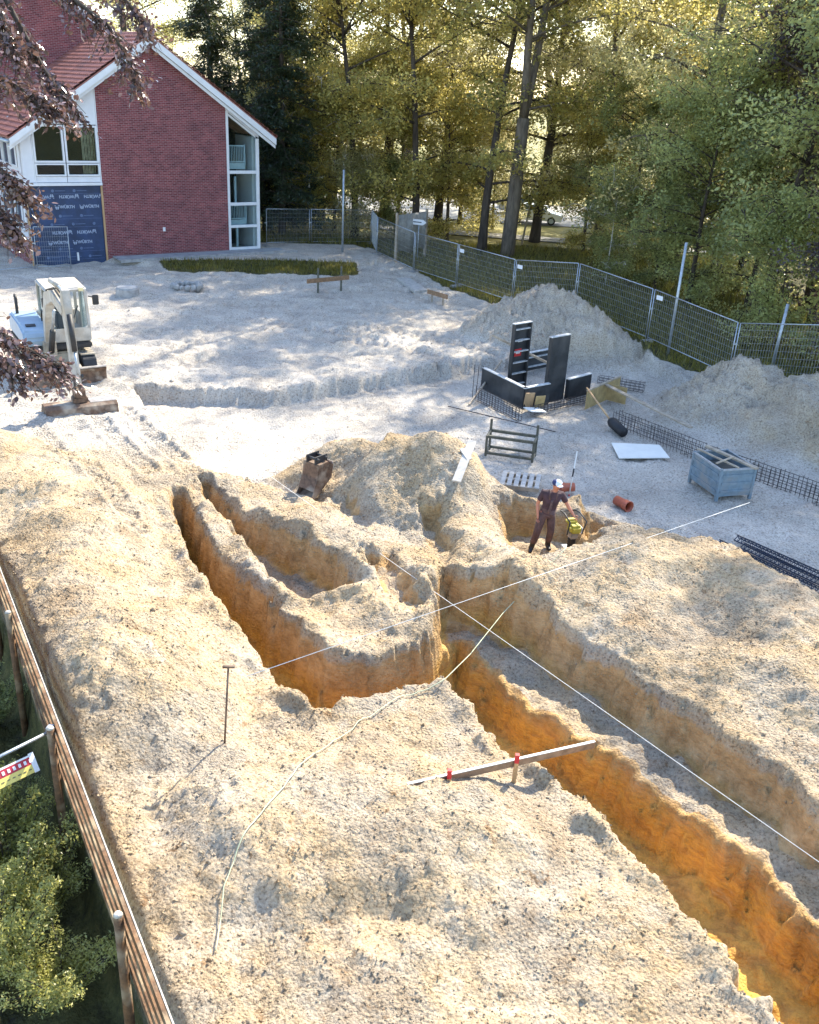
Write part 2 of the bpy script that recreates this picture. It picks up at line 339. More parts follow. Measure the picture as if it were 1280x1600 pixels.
M['asphalt'] = pm('sunbleached_paving', (0.30, 0.29, 0.27), 0.9, 0.2, 3, 0.2)
M['meadow'] = pm('dry_meadow', (0.26, 0.22, 0.07), 0.95, 0.4, 0.4, 0.4, col2=(0.14, 0.14, 0.035))
M['slab'] = pm('paving_slab', (0.33, 0.34, 0.35), 0.9, 0.2, 2, 0.2)
M['sheet'] = pm('grey_sheeting', (0.34, 0.34, 0.33), 0.5, 0.25, 4, 0.3)
M['plate'] = pm('white_plate', (0.75, 0.76, 0.78), 0.5, 0.05, 4, 0)
M['board'] = pm('white_board', (0.72, 0.71, 0.66), 0.6, 0.06, 2, 0.05)
M['skin'] = pm('sunburnt_skin', (0.46, 0.19, 0.115), 0.55, 0.15, 9, 0.05)
M['shirt'] = pm('dark_plum_shirt', (0.06, 0.030, 0.036), 0.9, 0.3, 9, 0.2)
M['bib'] = pm('dusty_brown_bib', (0.105, 0.062, 0.058), 0.9, 0.35, 9, 0.2)
M['boot'] = pm('black_boot', (0.010, 0.010, 0.013), 0.5, 0.3, 9, 0.1)
M['cap'] = pm('white_cap', (0.62, 0.66, 0.75), 0.8, 0.1, 9, 0.1)
M['navy'] = pm('navy_cap', (0.02, 0.03, 0.11), 0.8, 0.1, 9, 0.1)
M['yellow'] = pm('yellow_machine_paint', (0.46, 0.40, 0.06), 0.45, 0.15, 9, 0.05)
M['bannerred'] = pm('banner_red', (0.45, 0.03, 0.05), 0.5, 0.15, 5, 0.05)
M['banneryel'] = pm('banner_yellow', (0.75, 0.60, 0.16), 0.5, 0.1, 5, 0.05)
M['carwhite'] = pm('car_white', (0.75, 0.76, 0.78), 0.25, 0.03, 2, 0)
M['cargrey'] = pm('car_silver', (0.40, 0.42, 0.45), 0.3, 0.05, 2, 0, metal=0.3)
M['carglass'] = pm('car_glass', (0.06, 0.11, 0.15), 0.08, 0.1, 2, 0)
# ------------------------------------------------------------------ terrain
PIT = P2([(205, 612), (330, 616), (430, 622), (520, 604), (620, 588), (745, 568), (850, 560), (1000, 560), (1150, 640), (1330, 720), (1500, 900),
          (1300, 985), (1230, 950), (1110, 870), (1000, 850), (900, 800), (760, 780), (640, 745), (500, 790), (380, 750), (325, 742), (285, 705)], -0.2)
TR1 = P2([(268, 772), (283, 830), (305, 885), (352, 962), (405, 1018), (445, 1066), (492, 1102), (512, 1098), (515, 1028), (462, 977), (412, 930), (362, 892), (328, 850), (302, 800), (284, 770)], 0.0)
TR1B = P2([(322, 770), (350, 800), (402, 866), (432, 912), (470, 925), (520, 928), (550, 924), (520, 880), (440, 838), (372, 798), (330, 748), (312, 745)], 0.05)
CROSS = P2([(492, 1103), (532, 1097), (620, 1068), (692, 1058), (712, 1030), (722, 975), (700, 985), (640, 1016), (580, 1036), (512, 1026)], -0.05)
SHELF = P2([(690, 905), (740, 918), (800, 945), (900, 1010), (1000, 1070), (1100, 1132), (1200, 1212), (1280, 1275), (1420, 1390)], 0.0) + \
        P2([(1420, 1700), (1180, 1540), (1100, 1440), (1050, 1380), (960, 1290), (900, 1240), (850, 1192), (790, 1158), (750, 1102), (694, 1057), (670, 1040)], 0.0)
TR3 = P2([(694, 1059), (750, 1102), (790, 1158), (850, 1192), (900, 1240), (960, 1290), (1050, 1380), (1100, 1440), (1200, 1560), (1300, 1700)], 0.0) + \
      P2([(1400, 1560), (1240, 1400), (1205, 1345), (1100, 1272), (1000, 1202), (940, 1160), (850, 1098), (770, 1040), (715, 985)], -0.42)
SCOOP2 = P2([(575, 872), (606, 862), (640, 900), (668, 936), (640, 948), (596, 918)], 0.25)
SCOOP3 = P2([(655, 795), (685, 800), (712, 850), (700, 880), (672, 850)], 0.35)
SCOOP4 = P2([(516, 775), (545, 760), (585, 800), (580, 815), (545, 800)], 0.3)
PERS = P2([(782, 832), (805, 826), (850, 832), (912, 842), (928, 872), (905, 905), (850, 915), (800, 900), (785, 865)], -0.45)
SCOOP5 = P2([(905, 815), (930, 808), (985, 828), (975, 850), (925, 845)], -0.25)
MESHT = P2([(930, 655), (1010, 680), (1090, 712), (1290, 790), (1330, 775), (1100, 690), (1000, 650), (950, 628)], -0.45)
LOWL = [tuple((at(0, 905, 1.0)+Vector((0.15, 0.05, 0)))[:2]), tuple((at(180, 1390, 1.0)+Vector((0.15, 0.05, 0)))[:2]), (-1.2, 5.0), (-1.2, 0), (-40, 0), (-40, 20), (-16, 24), (-10.2, 19.0)]
FENCE_TOP = [(590, 347), (717, 385), (806, 410), (903, 435), (1020, 467), (1155, 507), (1300, 548), (1460, 590)]
FXY = [tuple(at(a, b, 2.0)[:2]) for a, b in FENCE_TOP]
GRASS = [(-40, 57.0), (-9, 57.0), (-3.2, 58.2), (-1.6, 54.5)] + [(x-0.35, y-0.5) for x, y in FXY[1:]] + [(40, 5), (60, 5), (60, 120), (-40, 120)]
STRIP = P2([(250, 408), (330, 407), (420, 407), (555, 411), (560, 424), (520, 427), (420, 424), (330, 421), (262, 419)], 0.2)
TERR = [tuple(at(188, 402, 0.3)[:2]), tuple(at(262, 409, 0.3)[:2]), tuple(at(560, 409, 0.3)[:2]), tuple(at(600, 400, 0.3)[:2]), (-6, 62), (-22, 52)]
def cone(X, Y, c, r, h, seed, k=0.25, asp=1.0, ang=0.0):
    dx, dy = X-c[0], Y-c[1]; ca, sa = math.cos(ang), math.sin(ang)
    u, v = dx*ca+dy*sa, (-dx*sa+dy*ca)*asp
    a = np.arctan2(v, u); rr = np.sqrt(u*u+v*v)
    rr = rr*(1+0.16*noise(np.cos(a)*1.6+seed, np.sin(a)*1.6, seed))
    z = h*(1-np.sqrt((rr/r)**2+k*k)+k)
    return np.where(z > 0, z, 0)*sst(-0.02, 0.25, z)
def ridge(X, Y, pts, r, h, seed, z=0.0):
    d = seg_d(X, Y, P2(pts, z)); d = d*(1+0.22*noise(X*0.7, Y*0.7, seed)); hh = h*(1+0.35*noise(X*0.55, Y*0.55, seed+3))
    return np.clip(hh*(1-np.sqrt((d/r)**2+0.12)+0.346), 0, None)
def terrain(X, Y):
    X = np.asarray(X, float); Y = np.asarray(Y, float)
    wx = X+0.11*fbm(X*1.3, Y*1.3, 3)+0.07*noise(X*4.3, Y*4.3, 9)+0.055*noise(X*9, Y*9, 19)
    wy = Y+0.11*fbm(X*1.3+40, Y*1.3, 4)+0.07*noise(X*4.3+9, Y*4.3, 10)+0.055*noise(X*9, Y*9+7, 20)
    z = 0.05*fbm(X*0.35, Y*0.35, 1)
    grass = sst(0.35, -0.35, sdf(X, Y, GRASS))
    pit = sst(0.17, -0.13, sdf(wx, wy, PIT)+0.15*noise(X*1.1, Y*1.1, 77)); z = z-0.52*pit
    terr = sst(0.35, -0.1, sdf(wx, wy, TERR)); z = z*(1-terr)+0.22*terr
    strip = sst(0.3, -0.2, sdf(wx, wy, STRIP)); z = z+0.12*strip*(1-terr)
    grass = np.maximum(grass, strip)
    # machine tracks on the plateau: broad arcs and streaks
    dc = np.hypot(X+3.0, Y-30.0); dc2 = np.hypot(X+16, Y-60)
    plat = (1-pit)*sst(21, 26, Y)*(1-grass)*(1-terr)
    z = z+plat*(0.035*np.sin(dc*3.2+1.5*noise(X*.3, Y*.3, 5))*sst(-0.2, 0.5, noise(X*0.25, Y*0.25, 6))+0.03*np.sin(dc2*4.1+noise(X*.4, Y*.4, 8)*2)*sst(-0.1, 0.5, noise(X*0.2+8, Y*0.2, 7))+0.085*fbm(X*1.0, Y*1.8, 61, 4, 0.65))
    heap = np.zeros_like(z)
    def addh(v):
        nonlocal z, heap
        z = z+v; heap = np.maximum(heap, np.clip(v/0.3, 0, 1))
    addh(cone(X, Y, (5.1, 38.2), 3.3, 2.0, 2, 0.12, 1.1)); addh(cone(X, Y, (7.4, 36.6), 1.9, 0.55, 12, 0.3))
    addh(np.maximum.reduce([cone(X, Y, (10.7, 30.3), 2.6, 1.40, 4, 0.14), cone(X, Y, (12.4, 28.9), 2.5, 1.25, 5, 0.14), cone(X, Y, (14.6, 27.4), 2.9, 1.3, 6, 0.2)])); addh(cone(X, Y, (11.2, 27.4), 1.6, 0.35, 16, 0.3))
    addh(ridge(X, Y, [(560, 725), (610, 745), (665, 775)], 1.65, 1.15, 21)); addh(ridge(X, Y, [(690, 780), (735, 850), (780, 920)], 0.8, 0.5, 22))
    addh(ridge(X, Y, [(640, 692), (668, 696)], 0.8, 0.25, 29)); addh(ridge(X, Y, [(480, 830), (560, 880), (640, 930)], 1.2, 0.38, 23))
    addh(ridge(X, Y, [(755, 790), (815, 800)], 0.8, 0.36, 24)); addh(ridge(X, Y, [(930, 800), (1000, 822)], 0.7, 0.35, 25))
    addh(ridge(X, Y, [(945, 925), (1010, 905), (1110, 905), (1215, 955), (1330, 1060)], 1.9, 0.70, 26)); addh(ridge(X, Y, [(1000, 1010), (1150, 1080), (1300, 1190)], 1.0, 0.22, 30))
    addh(ridge(X, Y, [(-40, 740), (60, 790), (105, 870), (140, 990), (170, 1090)], 2.0, 0.85, 27)); addh(ridge(X, Y, [(200, 1100), (240, 1220), (300, 1330)], 1.2, 0.28, 31))
    addh(0.8*ridge(X, Y, [(450, 1300), (560, 1275), (690, 1300)], 1.35, 0.62, 28))
    spoil = heap.copy()
    spoil = np.maximum(spoil, (1-pit)*sst(25, 20.5, Y))
    z = z+(1-plat)*(1-grass)*(-0.05*np.clip(0.42-cells(X*1.9, Y*1.9, 81), 0, 1)*sst(30, 18, Y)*2.0+0.035*fbm(X*1.9, Y*1.9, 82, 4, 0.6))
    zu = z.copy()
    dig = np.zeros_like(z); floorm = np.zeros_like(z)
    for poly, fz, w, rim in ((SHELF, -0.72, 0.13, 0.10), (TR3, -1.55, 0.12, 0.0), (CROSS, -1.35, 0.12, 0.05), (TR1, -1.20, 0.11, 0.12), (TR1B, -0.55, 0.13, 0.10), (SCOOP2, 0.02, 0.14, 0.06), (SCOOP3, -0.02, 0.14, 0.05),
                             (SCOOP4, -0.05, 0.14, 0.04), (PERS, -0.52, 0.20, 0.0), (SCOOP5, -0.58, 0.14, 0.05), (MESHT, -0.62, 0.12, 0.0)):
        s = sdf(wx, wy, poly); t = np.clip((w-s)/(2*w), 0, 1); t = 0.6*t+0.4*t*t*(3-2*t)
        fl = fz+0.10*fbm(X*1.1, Y*1.1, 33)+0.05*noise(X*4, Y*4, 34)+0.45*np.exp(-np.maximum(-s, 0)/0.10)*0.25
        if poly is TR1B: fl = fl+0.45*sst(16.6, 14.6, Y)
        z = np.where(z > fl, z*(1-t)+fl*t, z)
        if rim: z = z+rim*np.exp(-((s-0.22)/0.16)**2)*np.clip(0.8+1.2*noise(X*1.7, Y*1.7, 35), 0, 2)
        dig = np.maximum(dig, t)
    dep = zu-z
    e_ = 0.05; dig = np.where(dep > 0.03, np.clip(dep/1.5, 0, 1), 0)
    low = sst(0.22, -0.28, sdf(X, Y, LOWL)); z = z*(1-low)-1.35*low+low*0.1*fbm(X, Y, 55); grass = np.maximum(grass, low)
    # caterpillar prints ahead of the excavator and along the left bank
    for a, b in (((150, 655), (235, 735)), ((50, 660), (105, 725)), ((195, 640), (300, 735)), ((130, 735), (215, 860))):
        p, q = P2([a, b]); d = seg_d(X, Y, [p, q]); L = math.hypot(q[0]-p[0], q[1]-p[1])
        u = ((X-p[0])*(q[0]-p[0])+(Y-p[1])*(q[1]-p[1]))/L; m = sst(0.26, 0.18, d)*(1-dig)
        z = z+m*(-0.05+0.03*np.sign(np.sin(u*2*math.pi/0.17))) + 0.04*np.exp(-((d-0.30)/0.07)**2)*(1-m)
    for cx_, cy_, r_ in ((-4, 26, 9.2), (-4, 26, 11.1), (-9, 22, 15.5), (-9, 22, 17.4), (2, 24, 12.2), (2, 24, 14.0)):
        dd = np.hypot(X-cx_, Y-cy_)-r_+0.25*noise(X*0.3, Y*0.3, 91); an = np.arctan2(Y-cy_, X-cx_)*r_
        m = sst(0.27, 0.18, np.abs(dd))*plat*sst(27, 29, Y)*sst(44, 41, Y)*sst(-0.35, 0.1, noise(X*0.22+3, Y*0.22, 92))
        z = z+m*(-0.05+0.035*np.sign(np.sin(an*2*math.pi/0.36)))+plat*sst(27, 29, Y)*sst(44, 41, Y)*0.045*np.exp(-((np.abs(dd)-0.33)/0.09)**2)
    # crumbs and clods
    digw = np.clip(dig*2.7, 0, 1)
    rough = np.clip(0.35+0.7*heap+0.85*fbm(X*0.45, Y*0.45, 41, 2), 0.10, 1.35)*(1-0.55*digw)*sst(75, 20, Y)
    rough = np.maximum(rough, 0.22+0.25*plat)
    lump = np.clip(0.55-cells(X*6.5, Y*6.5, 43), 0, 1)*0.055+np.clip(0.5-cells(X*13, Y*13, 44), 0, 1)*0.032
    z = z+rough*(lump*1.6*sst(-0.35, 0.35, noise(X*1.4, Y*1.4, 46))+0.02*fbm(X*4, Y*4, 45))
    z = z+(1-digw)*0.05*fbm(X*0.9+5, Y*0.9, 47)*(1-terr)
    walls = sst(0.08, 0.4, digw)
    z = z+walls*(0.035*fbm(X*3.3, Y*3.3, 48)+0.02*noise(X*8, Y*8, 49))
    z = z+heap*sst(26, 30, Y)*(0.26*np.abs(fbm(X*1.3, Y*1.3, 50, 4, 0.65))-0.08+0.09*np.clip(0.6-cells(X*2.6, Y*2.6, 51), 0, 1))
    return z, dig, np.clip(np.maximum(heap*sst(30, 22, Y)+0.45*heap, spoil*sst(26, 22, Y)), 0, 1), grass
def hz(x, y): return float(terrain(np.array([x]), np.array([y]))[0][0])
def gp(px, py, off=0.0):
    """point where the sight line through a pixel meets the ground"""
    d = np.array([(px-640)/FPX, (py-800)/FPX, 1.0]) @ RM
    t = np.linspace((3.0-CAMH)/d[2], (-1.8-CAMH)/d[2], 500); P = d[None, :]*t[:, None]; z = terrain(P[:, 0], P[:, 1])[0]
    below = np.nonzero(P[:, 2]+CAMH <= z)[0]; i = below[0] if len(below) else -1
    return Vector((P[i, 0], P[i, 1], float(z[i])+off))
def axis(a0, a1, b0, b1, fine, grow, cap):
    mid = list(np.arange(a1, b0, fine)); lo = []; s = fine; v = a1
    while v > a0: s = min(s*grow, cap); v -= s; lo.append(v)
    hi = []; s = fine; v = mid[-1]
    while v < b1: s = min(s*grow, cap); v += s; hi.append(v)
    return np.array(lo[::-1]+mid+hi)
gx = axis(-32, -8.6, 9.6, 28, 0.045, 1.035, 0.30); gy = axis(2.0, 6.0, 20.5, 63, 0.045, 1.006, 0.14)
GX, GY = np.meshgrid(gx, gy)
gz, gd, gh, gg = terrain(GX, GY)
nx, ny = len(gx), len(gy)
sl = np.hypot(np.gradient(gz, gx, axis=1), np.gradient(gz, gy, axis=0))
for _ in range(10): sl = 0.4*sl+0.15*(np.roll(sl, 1, 0)+np.roll(sl, -1, 0)+np.roll(sl, 1, 1)+np.roll(sl, -1, 1))
gd = gd*np.maximum(sst(0.55, 1.05, sl), sst(0.55, 0.75, gd))     # loose pale sand settles on the flat ledges and floors
idx = np.arange(nx*ny).reshape(ny, nx)
fc = np.stack([idx[:-1, :-1], idx[:-1, 1:], idx[1:, 1:], idx[1:, :-1]], -1).reshape(-1, 4)
me = np_mesh('ground', np.stack([GX, GY, gz], -1).reshape(-1, 3), fc, True, {'dig': ('POINT', gd.ravel()), 'heap': ('POINT', gh.ravel()), 'grass': ('POINT', gg.ravel())})
tag(link('ground', me, M['sand']), kind='structure')
def frame_sheet(name, x0, x1, y0, y1, X0, X1, Y0, Y1, z, mat):
    vs = [(X0, Y0, z), (X1, Y0, z), (X1, Y1, z), (X0, Y1, z), (x0, y0, z), (x1, y0, z), (x1, y1, z), (x0, y1, z)]
    o = link(name, np_mesh(name, vs, [(0, 1, 5, 4), (1, 2, 6, 5), (2, 3, 7, 6), (3, 0, 4, 7)]), mat); return tag(o, kind='structure')
frame_sheet('meadow', gx[0]+0.4, gx[-1]-0.4, gy[0]+0.2, gy[-1]-0.3, -900, 900, -300, 1500, -0.22, M['meadow'])
# sandy path and car park beyond the trees
mb = MB(); mb.box((12, 83, -0.17), (60, 15, 0.02)); tag(mb.build('parking_ground', M['asphalt']), kind='structure')
mb = MB(); mb.box((10, 67.5, -0.15), (30, 2.2, 0.03), Matrix.Rotation(R(-8), 3, 'Z')); tag(mb.build('sandy_path', M['asphalt']), kind='structure')

# loose clods of sand
def clods():
    n = 62000
    x = RNG.uniform(-9, 12, n*4); y = 6+RNG.random(n*4)**1.5*20; far = RNG.random(n*4) < 0.12; x = np.where(far, RNG.uniform(-13, 16, n*4), x); y = np.where(far, RNG.uniform(25, 45, n*4), y)
    _, dg, hp, gr = terrain(x, y); keep = (RNG.random(n*4) < 0.06+0.6*hp+0.2*sst(0.0, 0.5, noise(x*0.8, y*0.8, 71))) & (dg < 0.25) & (gr < 0.3)
    x, y = x[keep][:n], y[keep][:n]; z = terrain(x, y)[0]; n = len(x)
    r = (0.007+0.020*RNG.random(n)**4)*np.where(RNG.random(n) < 0.012, 2.2, 1.0)*(1+0.9*sst(24, 27, y))
    bv = np.array([(1, 0, 0), (-1, 0, 0), (0, 1, 0), (0, -1, 0), (0, 0, 1), (0, 0, -1)], float)
    bf = np.array([(0, 2, 4), (2, 1, 4), (1, 3, 4), (3, 0, 4), (2, 0, 5), (1, 2, 5), (3, 1, 5), (0, 3, 5)])
    k = len(bv); V = bv[None]*(1+RNG.uniform(-0.35, 0.35, (n, k, 1)))*r[:, None, None]*RNG.uniform(0.65, 1.2, (n, 1, 3))
    V = V+np.stack([x, y, z-r*0.05], -1)[:, None, :]
    F = bf[None]+(np.arange(n)*k)[:, None, None]
    nv = n*k; hv = np.repeat(hp[keep][:n], k)
    me = np_mesh('sand_clods', V.reshape(-1, 3), F.reshape(-1, 3), True, {'dig': ('POINT', np.zeros(nv)), 'heap': ('POINT', hv), 'grass': ('POINT', np.zeros(nv))})
    tag(link('sand_clods', me, M['sand']), 'loose crumbs and clods of sand strewn over heaps and banks', 'sand', kind='stuff')
clods()
# grass blades
def blades(name, label, n, sampler, h0, h1):
    pts = sampler(n); n = len(pts); z = terrain(pts[:, 0], pts[:, 1])[0]
    a = RNG.uniform(0, 2*math.pi, n); h = RNG.uniform(h0, h1, n); w = RNG.uniform(0.012, 0.03, n); le = RNG.uniform(0, 0.6, n)*h; b = RNG.uniform(0, 2*math.pi, n)
    base = np.stack([pts[:, 0], pts[:, 1], z-0.01], -1); s = np.stack([np.cos(a)*w, np.sin(a)*w, 0*a], -1); tip = np.stack([np.cos(b)*le, np.sin(b)*le, h], -1)
    V = np.stack([base-s, base+s, base+tip], 1).reshape(-1, 3); F = np.arange(3*n).reshape(-1, 3)
    tag(link(name, np_mesh(name, V, F, False, {'rnd': ('FACE', RNG.random(n))}), M['blade']), label, 'grass', kind='stuff')
def in_poly(poly, x0, x1, y0, y1):
    def f(n):
        p = np.stack([RNG.uniform(x0, x1, n*3), RNG.uniform(y0, y1, n*3)], -1); return p[sdf(p[:, 0], p[:, 1], poly) < 0][:n]
    return f
blades('grass_strip', 'low green grass strip along the building terrace', 14000, in_poly(STRIP, -17, -2, 36, 56), 0.08, 0.28)
blades('forest_grass', 'dry yellow grass under the trees behind the fence', 45000, in_poly(GRASS, -12, 20, 30, 62.5), 0.10, 0.4)
# ------------------------------------------------------------------ brick building
BA = at(52, 416, 0.0); BB = at(412, 396, 0.0); _e = (BB-BA).normalized(); BROT = math.atan2(_e.y, _e.x)
def slab(name, poly, y0, y1, mat, parent, bevel=0.0):
    """outline in facade coordinates (s, z), from depth y0 to y1 (towards the back)"""
    return MB().prism(poly, y0, y1, lambda u, v, w: (u, w, v)).build(name, mat, parent, bevel=bevel)
def rect(s0, z0, s1, z1): return [(s0, z0), (s1, z0), (s1, z1), (s0, z1)]
def tile_mesh():
    m = MB(); w, L = 0.30, 0.36; xs = [0, 0.06, 0.13, 0.20, 0.27, 0.30]; hs = [0.035, 0.05, 0.035, 0.012, 0.012, 0.028]
    vs = []
    for (yy, dz) in ((0, 0.055), (L, 0.0)): vs += [(x, yy, h+dz) for x, h in zip(xs, hs)]
    vs += [(x, 0.01, h-0.02) for x, h in zip(xs, hs)]
    n = len(xs); fs = [(i, i+1, n+i+1, n+i) for i in range(n-1)]+[(2*n+i, 2*n+i+1, i+1, i) for i in range(n-1)]
    return m.add(vs, fs)
TILE = tile_mesh(); TILE_ME = TILE.mesh('roof_tile'); TILE_ME.materials.append(M['tile'])
def tiled(parent, eave, ridge_pt, y0, y1, budget, order):
    """tiles on the slope from the eave (s, z) to the ridge (s, z), along depth y0..y1; nearest ones are parts of their own"""
    e = Vector((eave[0], 0, eave[1])); rdg = Vector((ridge_pt[0], 0, ridge_pt[1])); up = (rdg-e); L = up.length; up.normalize()
    al = Vector((0, 1, 0)) if up.x > 0 else Vector((0, -1, 0)); nrm = al.cross(up)*-1
    if nrm.z < 0: nrm = -nrm
    rows = int(L/0.33); cols = int(abs(y1-y0)/0.30); items = []
    for c in range(cols):
        for r in range(rows):
            p = e+up*(r*0.33)+nrm*0.03; p.y = (y0+c*0.30) if al.y > 0 else (y0+(c+1)*0.30)
            items.append((c, r, p+nrm*random.uniform(0, 0.008)))
    X = al if al.cross(up).z > 0 else -al
    B = Matrix((al, up, nrm)).transposed()
    items.sort(key=order); rest = MB()
    for i, (c, r, p) in enumerate(items):
        if i < budget:
            o = bpy.data.objects.new('roof_tile', TILE_ME); COL.objects.link(o); o.parent = parent
            o.matrix_local = Matrix.Translation(p) @ B.to_4x4()
        else: rest.add([B @ Vector(v)+p for v in TILE.v], TILE.f)
    if rest.v: tag(rest.build('roof_tiling', M['tile'], parent), kind='stuff')
bld = thing('brick_building', 'dark red brick gable building with white glazed corners and tiled roof', 'building', (BA.x, BA.y, 0.0), BROT)
SL, SR, ZE = 0.0, 12.6, 6.55; AP = (6.55, 10.75); K = (AP[1]-ZE)/(SR+0.2-AP[0])
def zr(s): return AP[1]-K*abs(s-AP[0])-0.18      # underside of the roof at s
DEP = 11.0
slab('brick_wall', [(3.8, -0.4), (10.63, -0.4), (10.63, zr(10.63)), (AP[0], zr(AP[0])), (3.8, zr(3.8))], 0.0, 0.35, M['brick'], bld)
# left corner: white panels, windows, membrane
slab('facade_panel', [(0.62, 6.62), (2.10, 6.62), (2.10, zr(2.10)-0.03), (0.62, zr(0.62)-0.03)], 0.06, 0.16, M['panel'], bld)
slab('facade_panel', [(2.13, 6.62), (3.76, 6.62), (3.76, zr(3.76)-0.03), (2.13, zr(2.13)-0.03)], 0.06, 0.16, M['panel'], bld)
slab('facade_panel', [(0.05, 3.95), (0.56, 3.95), (0.56, zr(0.56)-0.03), (0.05, zr(0.05)-0.03)], 0.05, 0.17, M['panel'], bld)
slab('facade_panel', rect(0.62, 3.95, 2.10, 4.22), 0.06, 0.16, M['panel'], bld); slab('facade_panel', rect(2.13, 3.95, 3.76, 4.22), 0.06, 0.16, M['panel'], bld)
slab('panel_joint_post', rect(0.565, 3.9, 0.615, zr(0.6)-0.05), 0.02, 0.2, M['white'], bld)
slab('corner_trim', rect(3.765, 3.9, 3.797, zr(3.77)-0.05), 0.0, 0.2, M['white'], bld)
slab('drip_sill', rect(0.0, 3.80, 3.797, 3.93), -0.05, 0.2, M['white'], bld)
def window(s0, z0, s1, z1, fw=0.09, y=0.06, curtain=False):
    f = MB()
    for p in (rect(s0, z0, s0+fw, z1), rect(s1-fw, z0, s1, z1), rect(s0+fw, z0, s1-fw, z0+fw), rect(s0+fw, z1-fw, s1-fw, z1)): f.prism(p, y-0.05, y+0.10, lambda u, v, w: (u, w, v))
    o = f.build('window', M['white'], bld)
    slab('pane', rect(s0+fw, z0+fw, s1-fw, z1-fw), y+0.03, y+0.045, M['glass'], o)
    if curtain:
        c = MB()
        for k in range(9):
            u = s0+fw+(s1-s0)*(0.52+0.045*k); c.prism(rect(u, z0+fw, u+0.035, z1-fw), y+0.35+0.03*(k % 2), y+0.39+0.03*(k % 2), lambda a, b, w: (a, w, b))
        c.build('curtain', M['curtain'], o)
    return o
window(0.63, 4.86, 2.09, 6.58); window(2.14, 4.86, 3.755, 6.58, curtain=True)
window(0.63, 4.24, 2.09, 4.83, 0.07); window(2.14, 4.24, 3.755, 4.83, 0.07, curtain=True)
slab('membrane', rect(0.10, -0.1, 3.72, 3.78), 0.10, 0.14, M['membrane'], bld)
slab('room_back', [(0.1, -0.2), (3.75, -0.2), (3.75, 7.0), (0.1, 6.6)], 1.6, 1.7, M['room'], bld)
bar('batten', (0.05, 0.02, -0.15), (0.05, 0.02, 3.78), 0.09, 0.07, M['batten'], bld, (0, 1, 0)); bar('batten', (3.755, 0.02, -0.15), (3.755, 0.02, 3.78), 0.09, 0.07, M['batten'], bld, (0, 1, 0))
box('vent', (2.28, 0.06, 0.35), (0.08, 0.08, 0.4), M['plate'], bld); box('wall_socket', (6.9, -0.03, 1.55), (0.12, 0.06, 0.2), M['plate'], bld)
# printed membrane marks
def text_mesh(s, size):
    c = bpy.data.curves.new('t', 'FONT'); c.body = s; c.size = size; c.align_x = 'LEFT'; c.align_y = 'CENTER'; c.offset = 0.008; c.resolution_u = 2
    o = bpy.data.objects.new('t', c); COL.objects.link(o); dg = bpy.context.evaluated_depsgraph_get(); me = bpy.data.meshes.new_from_object(o.evaluated_get(dg)); bpy.data.objects.remove(o); return me
def logo_mesh():
    me = text_mesh('WÜRTH', 0.20); bm = bmesh.new(); bm.from_mesh(me)
    for poly in ([(-0.24, 0.02), (-0.14, 0.02), (-0.14, -0.11), (-0.19, -0.11)], [(-0.12, 0.02), (-0.02, 0.02), (-0.07, -0.11), (-0.12, -0.11)], [(-0.24, 0.05), (-0.24, 0.11), (-0.16, 0.05)], [(-0.02, 0.05), (-0.10, 0.05), (-0.02, 0.11)]):
        bm.faces.new([bm.verts.new((x, y, 0)) for x, y in poly])
    bm.to_mesh(me); bm.free(); me.materials.append(M['print']); return me
LOGO = logo_mesh()
memb = [c for c in bld.children if c.name.startswith('membrane')][0]
for r, (z, u0) in enumerate(((3.0, 0.4), (1.28, -0.1))):
    for k in range(4):
        for dz, flip in ((0.28, True), (-0.22, False)):
            u = u0+k*1.22
            if u < 0.35 or u > 3.0: continue
            o = bpy.data.objects.new('printed_logo', LOGO); COL.objects.link(o); o.parent = memb
            o.location = (u+(0.75 if flip else 0), 0.096, z+dz); o.rotation_euler = (R(90), R(180) if flip else 0, 0)
mk = MB()
for z, off in ((3.55, 0.3), (2.35, 0.55), (1.95, 0.1), (0.75, 0.4), (0.35, 0.8)):
    mk.box((1.9, 0.096, z-0.14), (3.5, 0.004, 0.012))
    for k in range(4):
        u = off+k*1.05
        if 0.3 < u < 3.4:
            mk.tube([(u, 0.095, z), (u, 0.099, z)], 0.075, 10)
            if u+0.62 < 3.65: mk.box((u+0.36, 0.096, z), (0.5, 0.004, 0.03))
mk.build('printed_marks', M['faint'], memb)
# right corner glazing
gl = MB()
for p in (rect(10.64, 0.25, 10.78, zr(10.70)-0.32), rect(12.38, 0.25, 12.56, zr(12.5)-0.45), rect(10.79, 0.25, 12.37, 0.42), rect(10.79, 1.48, 12.37, 1.62), rect(10.79, 2.66, 12.37, 2.82), rect(10.79, 4.32, 12.37, 4.48)): gl.prism(p, 0.0, 0.16, lambda u, v, w: (u, w, v))
gl.prism([(10.79, zr(10.79)-0.5), (12.37, zr(12.37)-0.5), (12.37, zr(12.37)-0.38), (10.79, zr(10.79)-0.38)], 0.0, 0.16, lambda u, v, w: (u, w, v))
glz = gl.build('corner_glazing', M['white'], bld)
for z0, z1 in ((0.42, 1.48), (1.62, 2.66), (2.82, 4.32)): slab('pane', rect(10.78, z0, 12.38, z1), 0.07, 0.09, M['glass'], glz)
slab('pane', [(10.78, 4.48), (12.38, 4.48), (12.38, zr(12.38)-0.5), (10.78, zr(10.78)-0.5)], 0.07, 0.09, M['glass'], glz)
slab('soffit_panel', [(10.64, zr(10.64)-0.32), (12.56, zr(12.56)-0.38), (12.56, zr(12.56)), (10.64, zr(10.64))], 0.01, 0.15, M['panel'], bld)
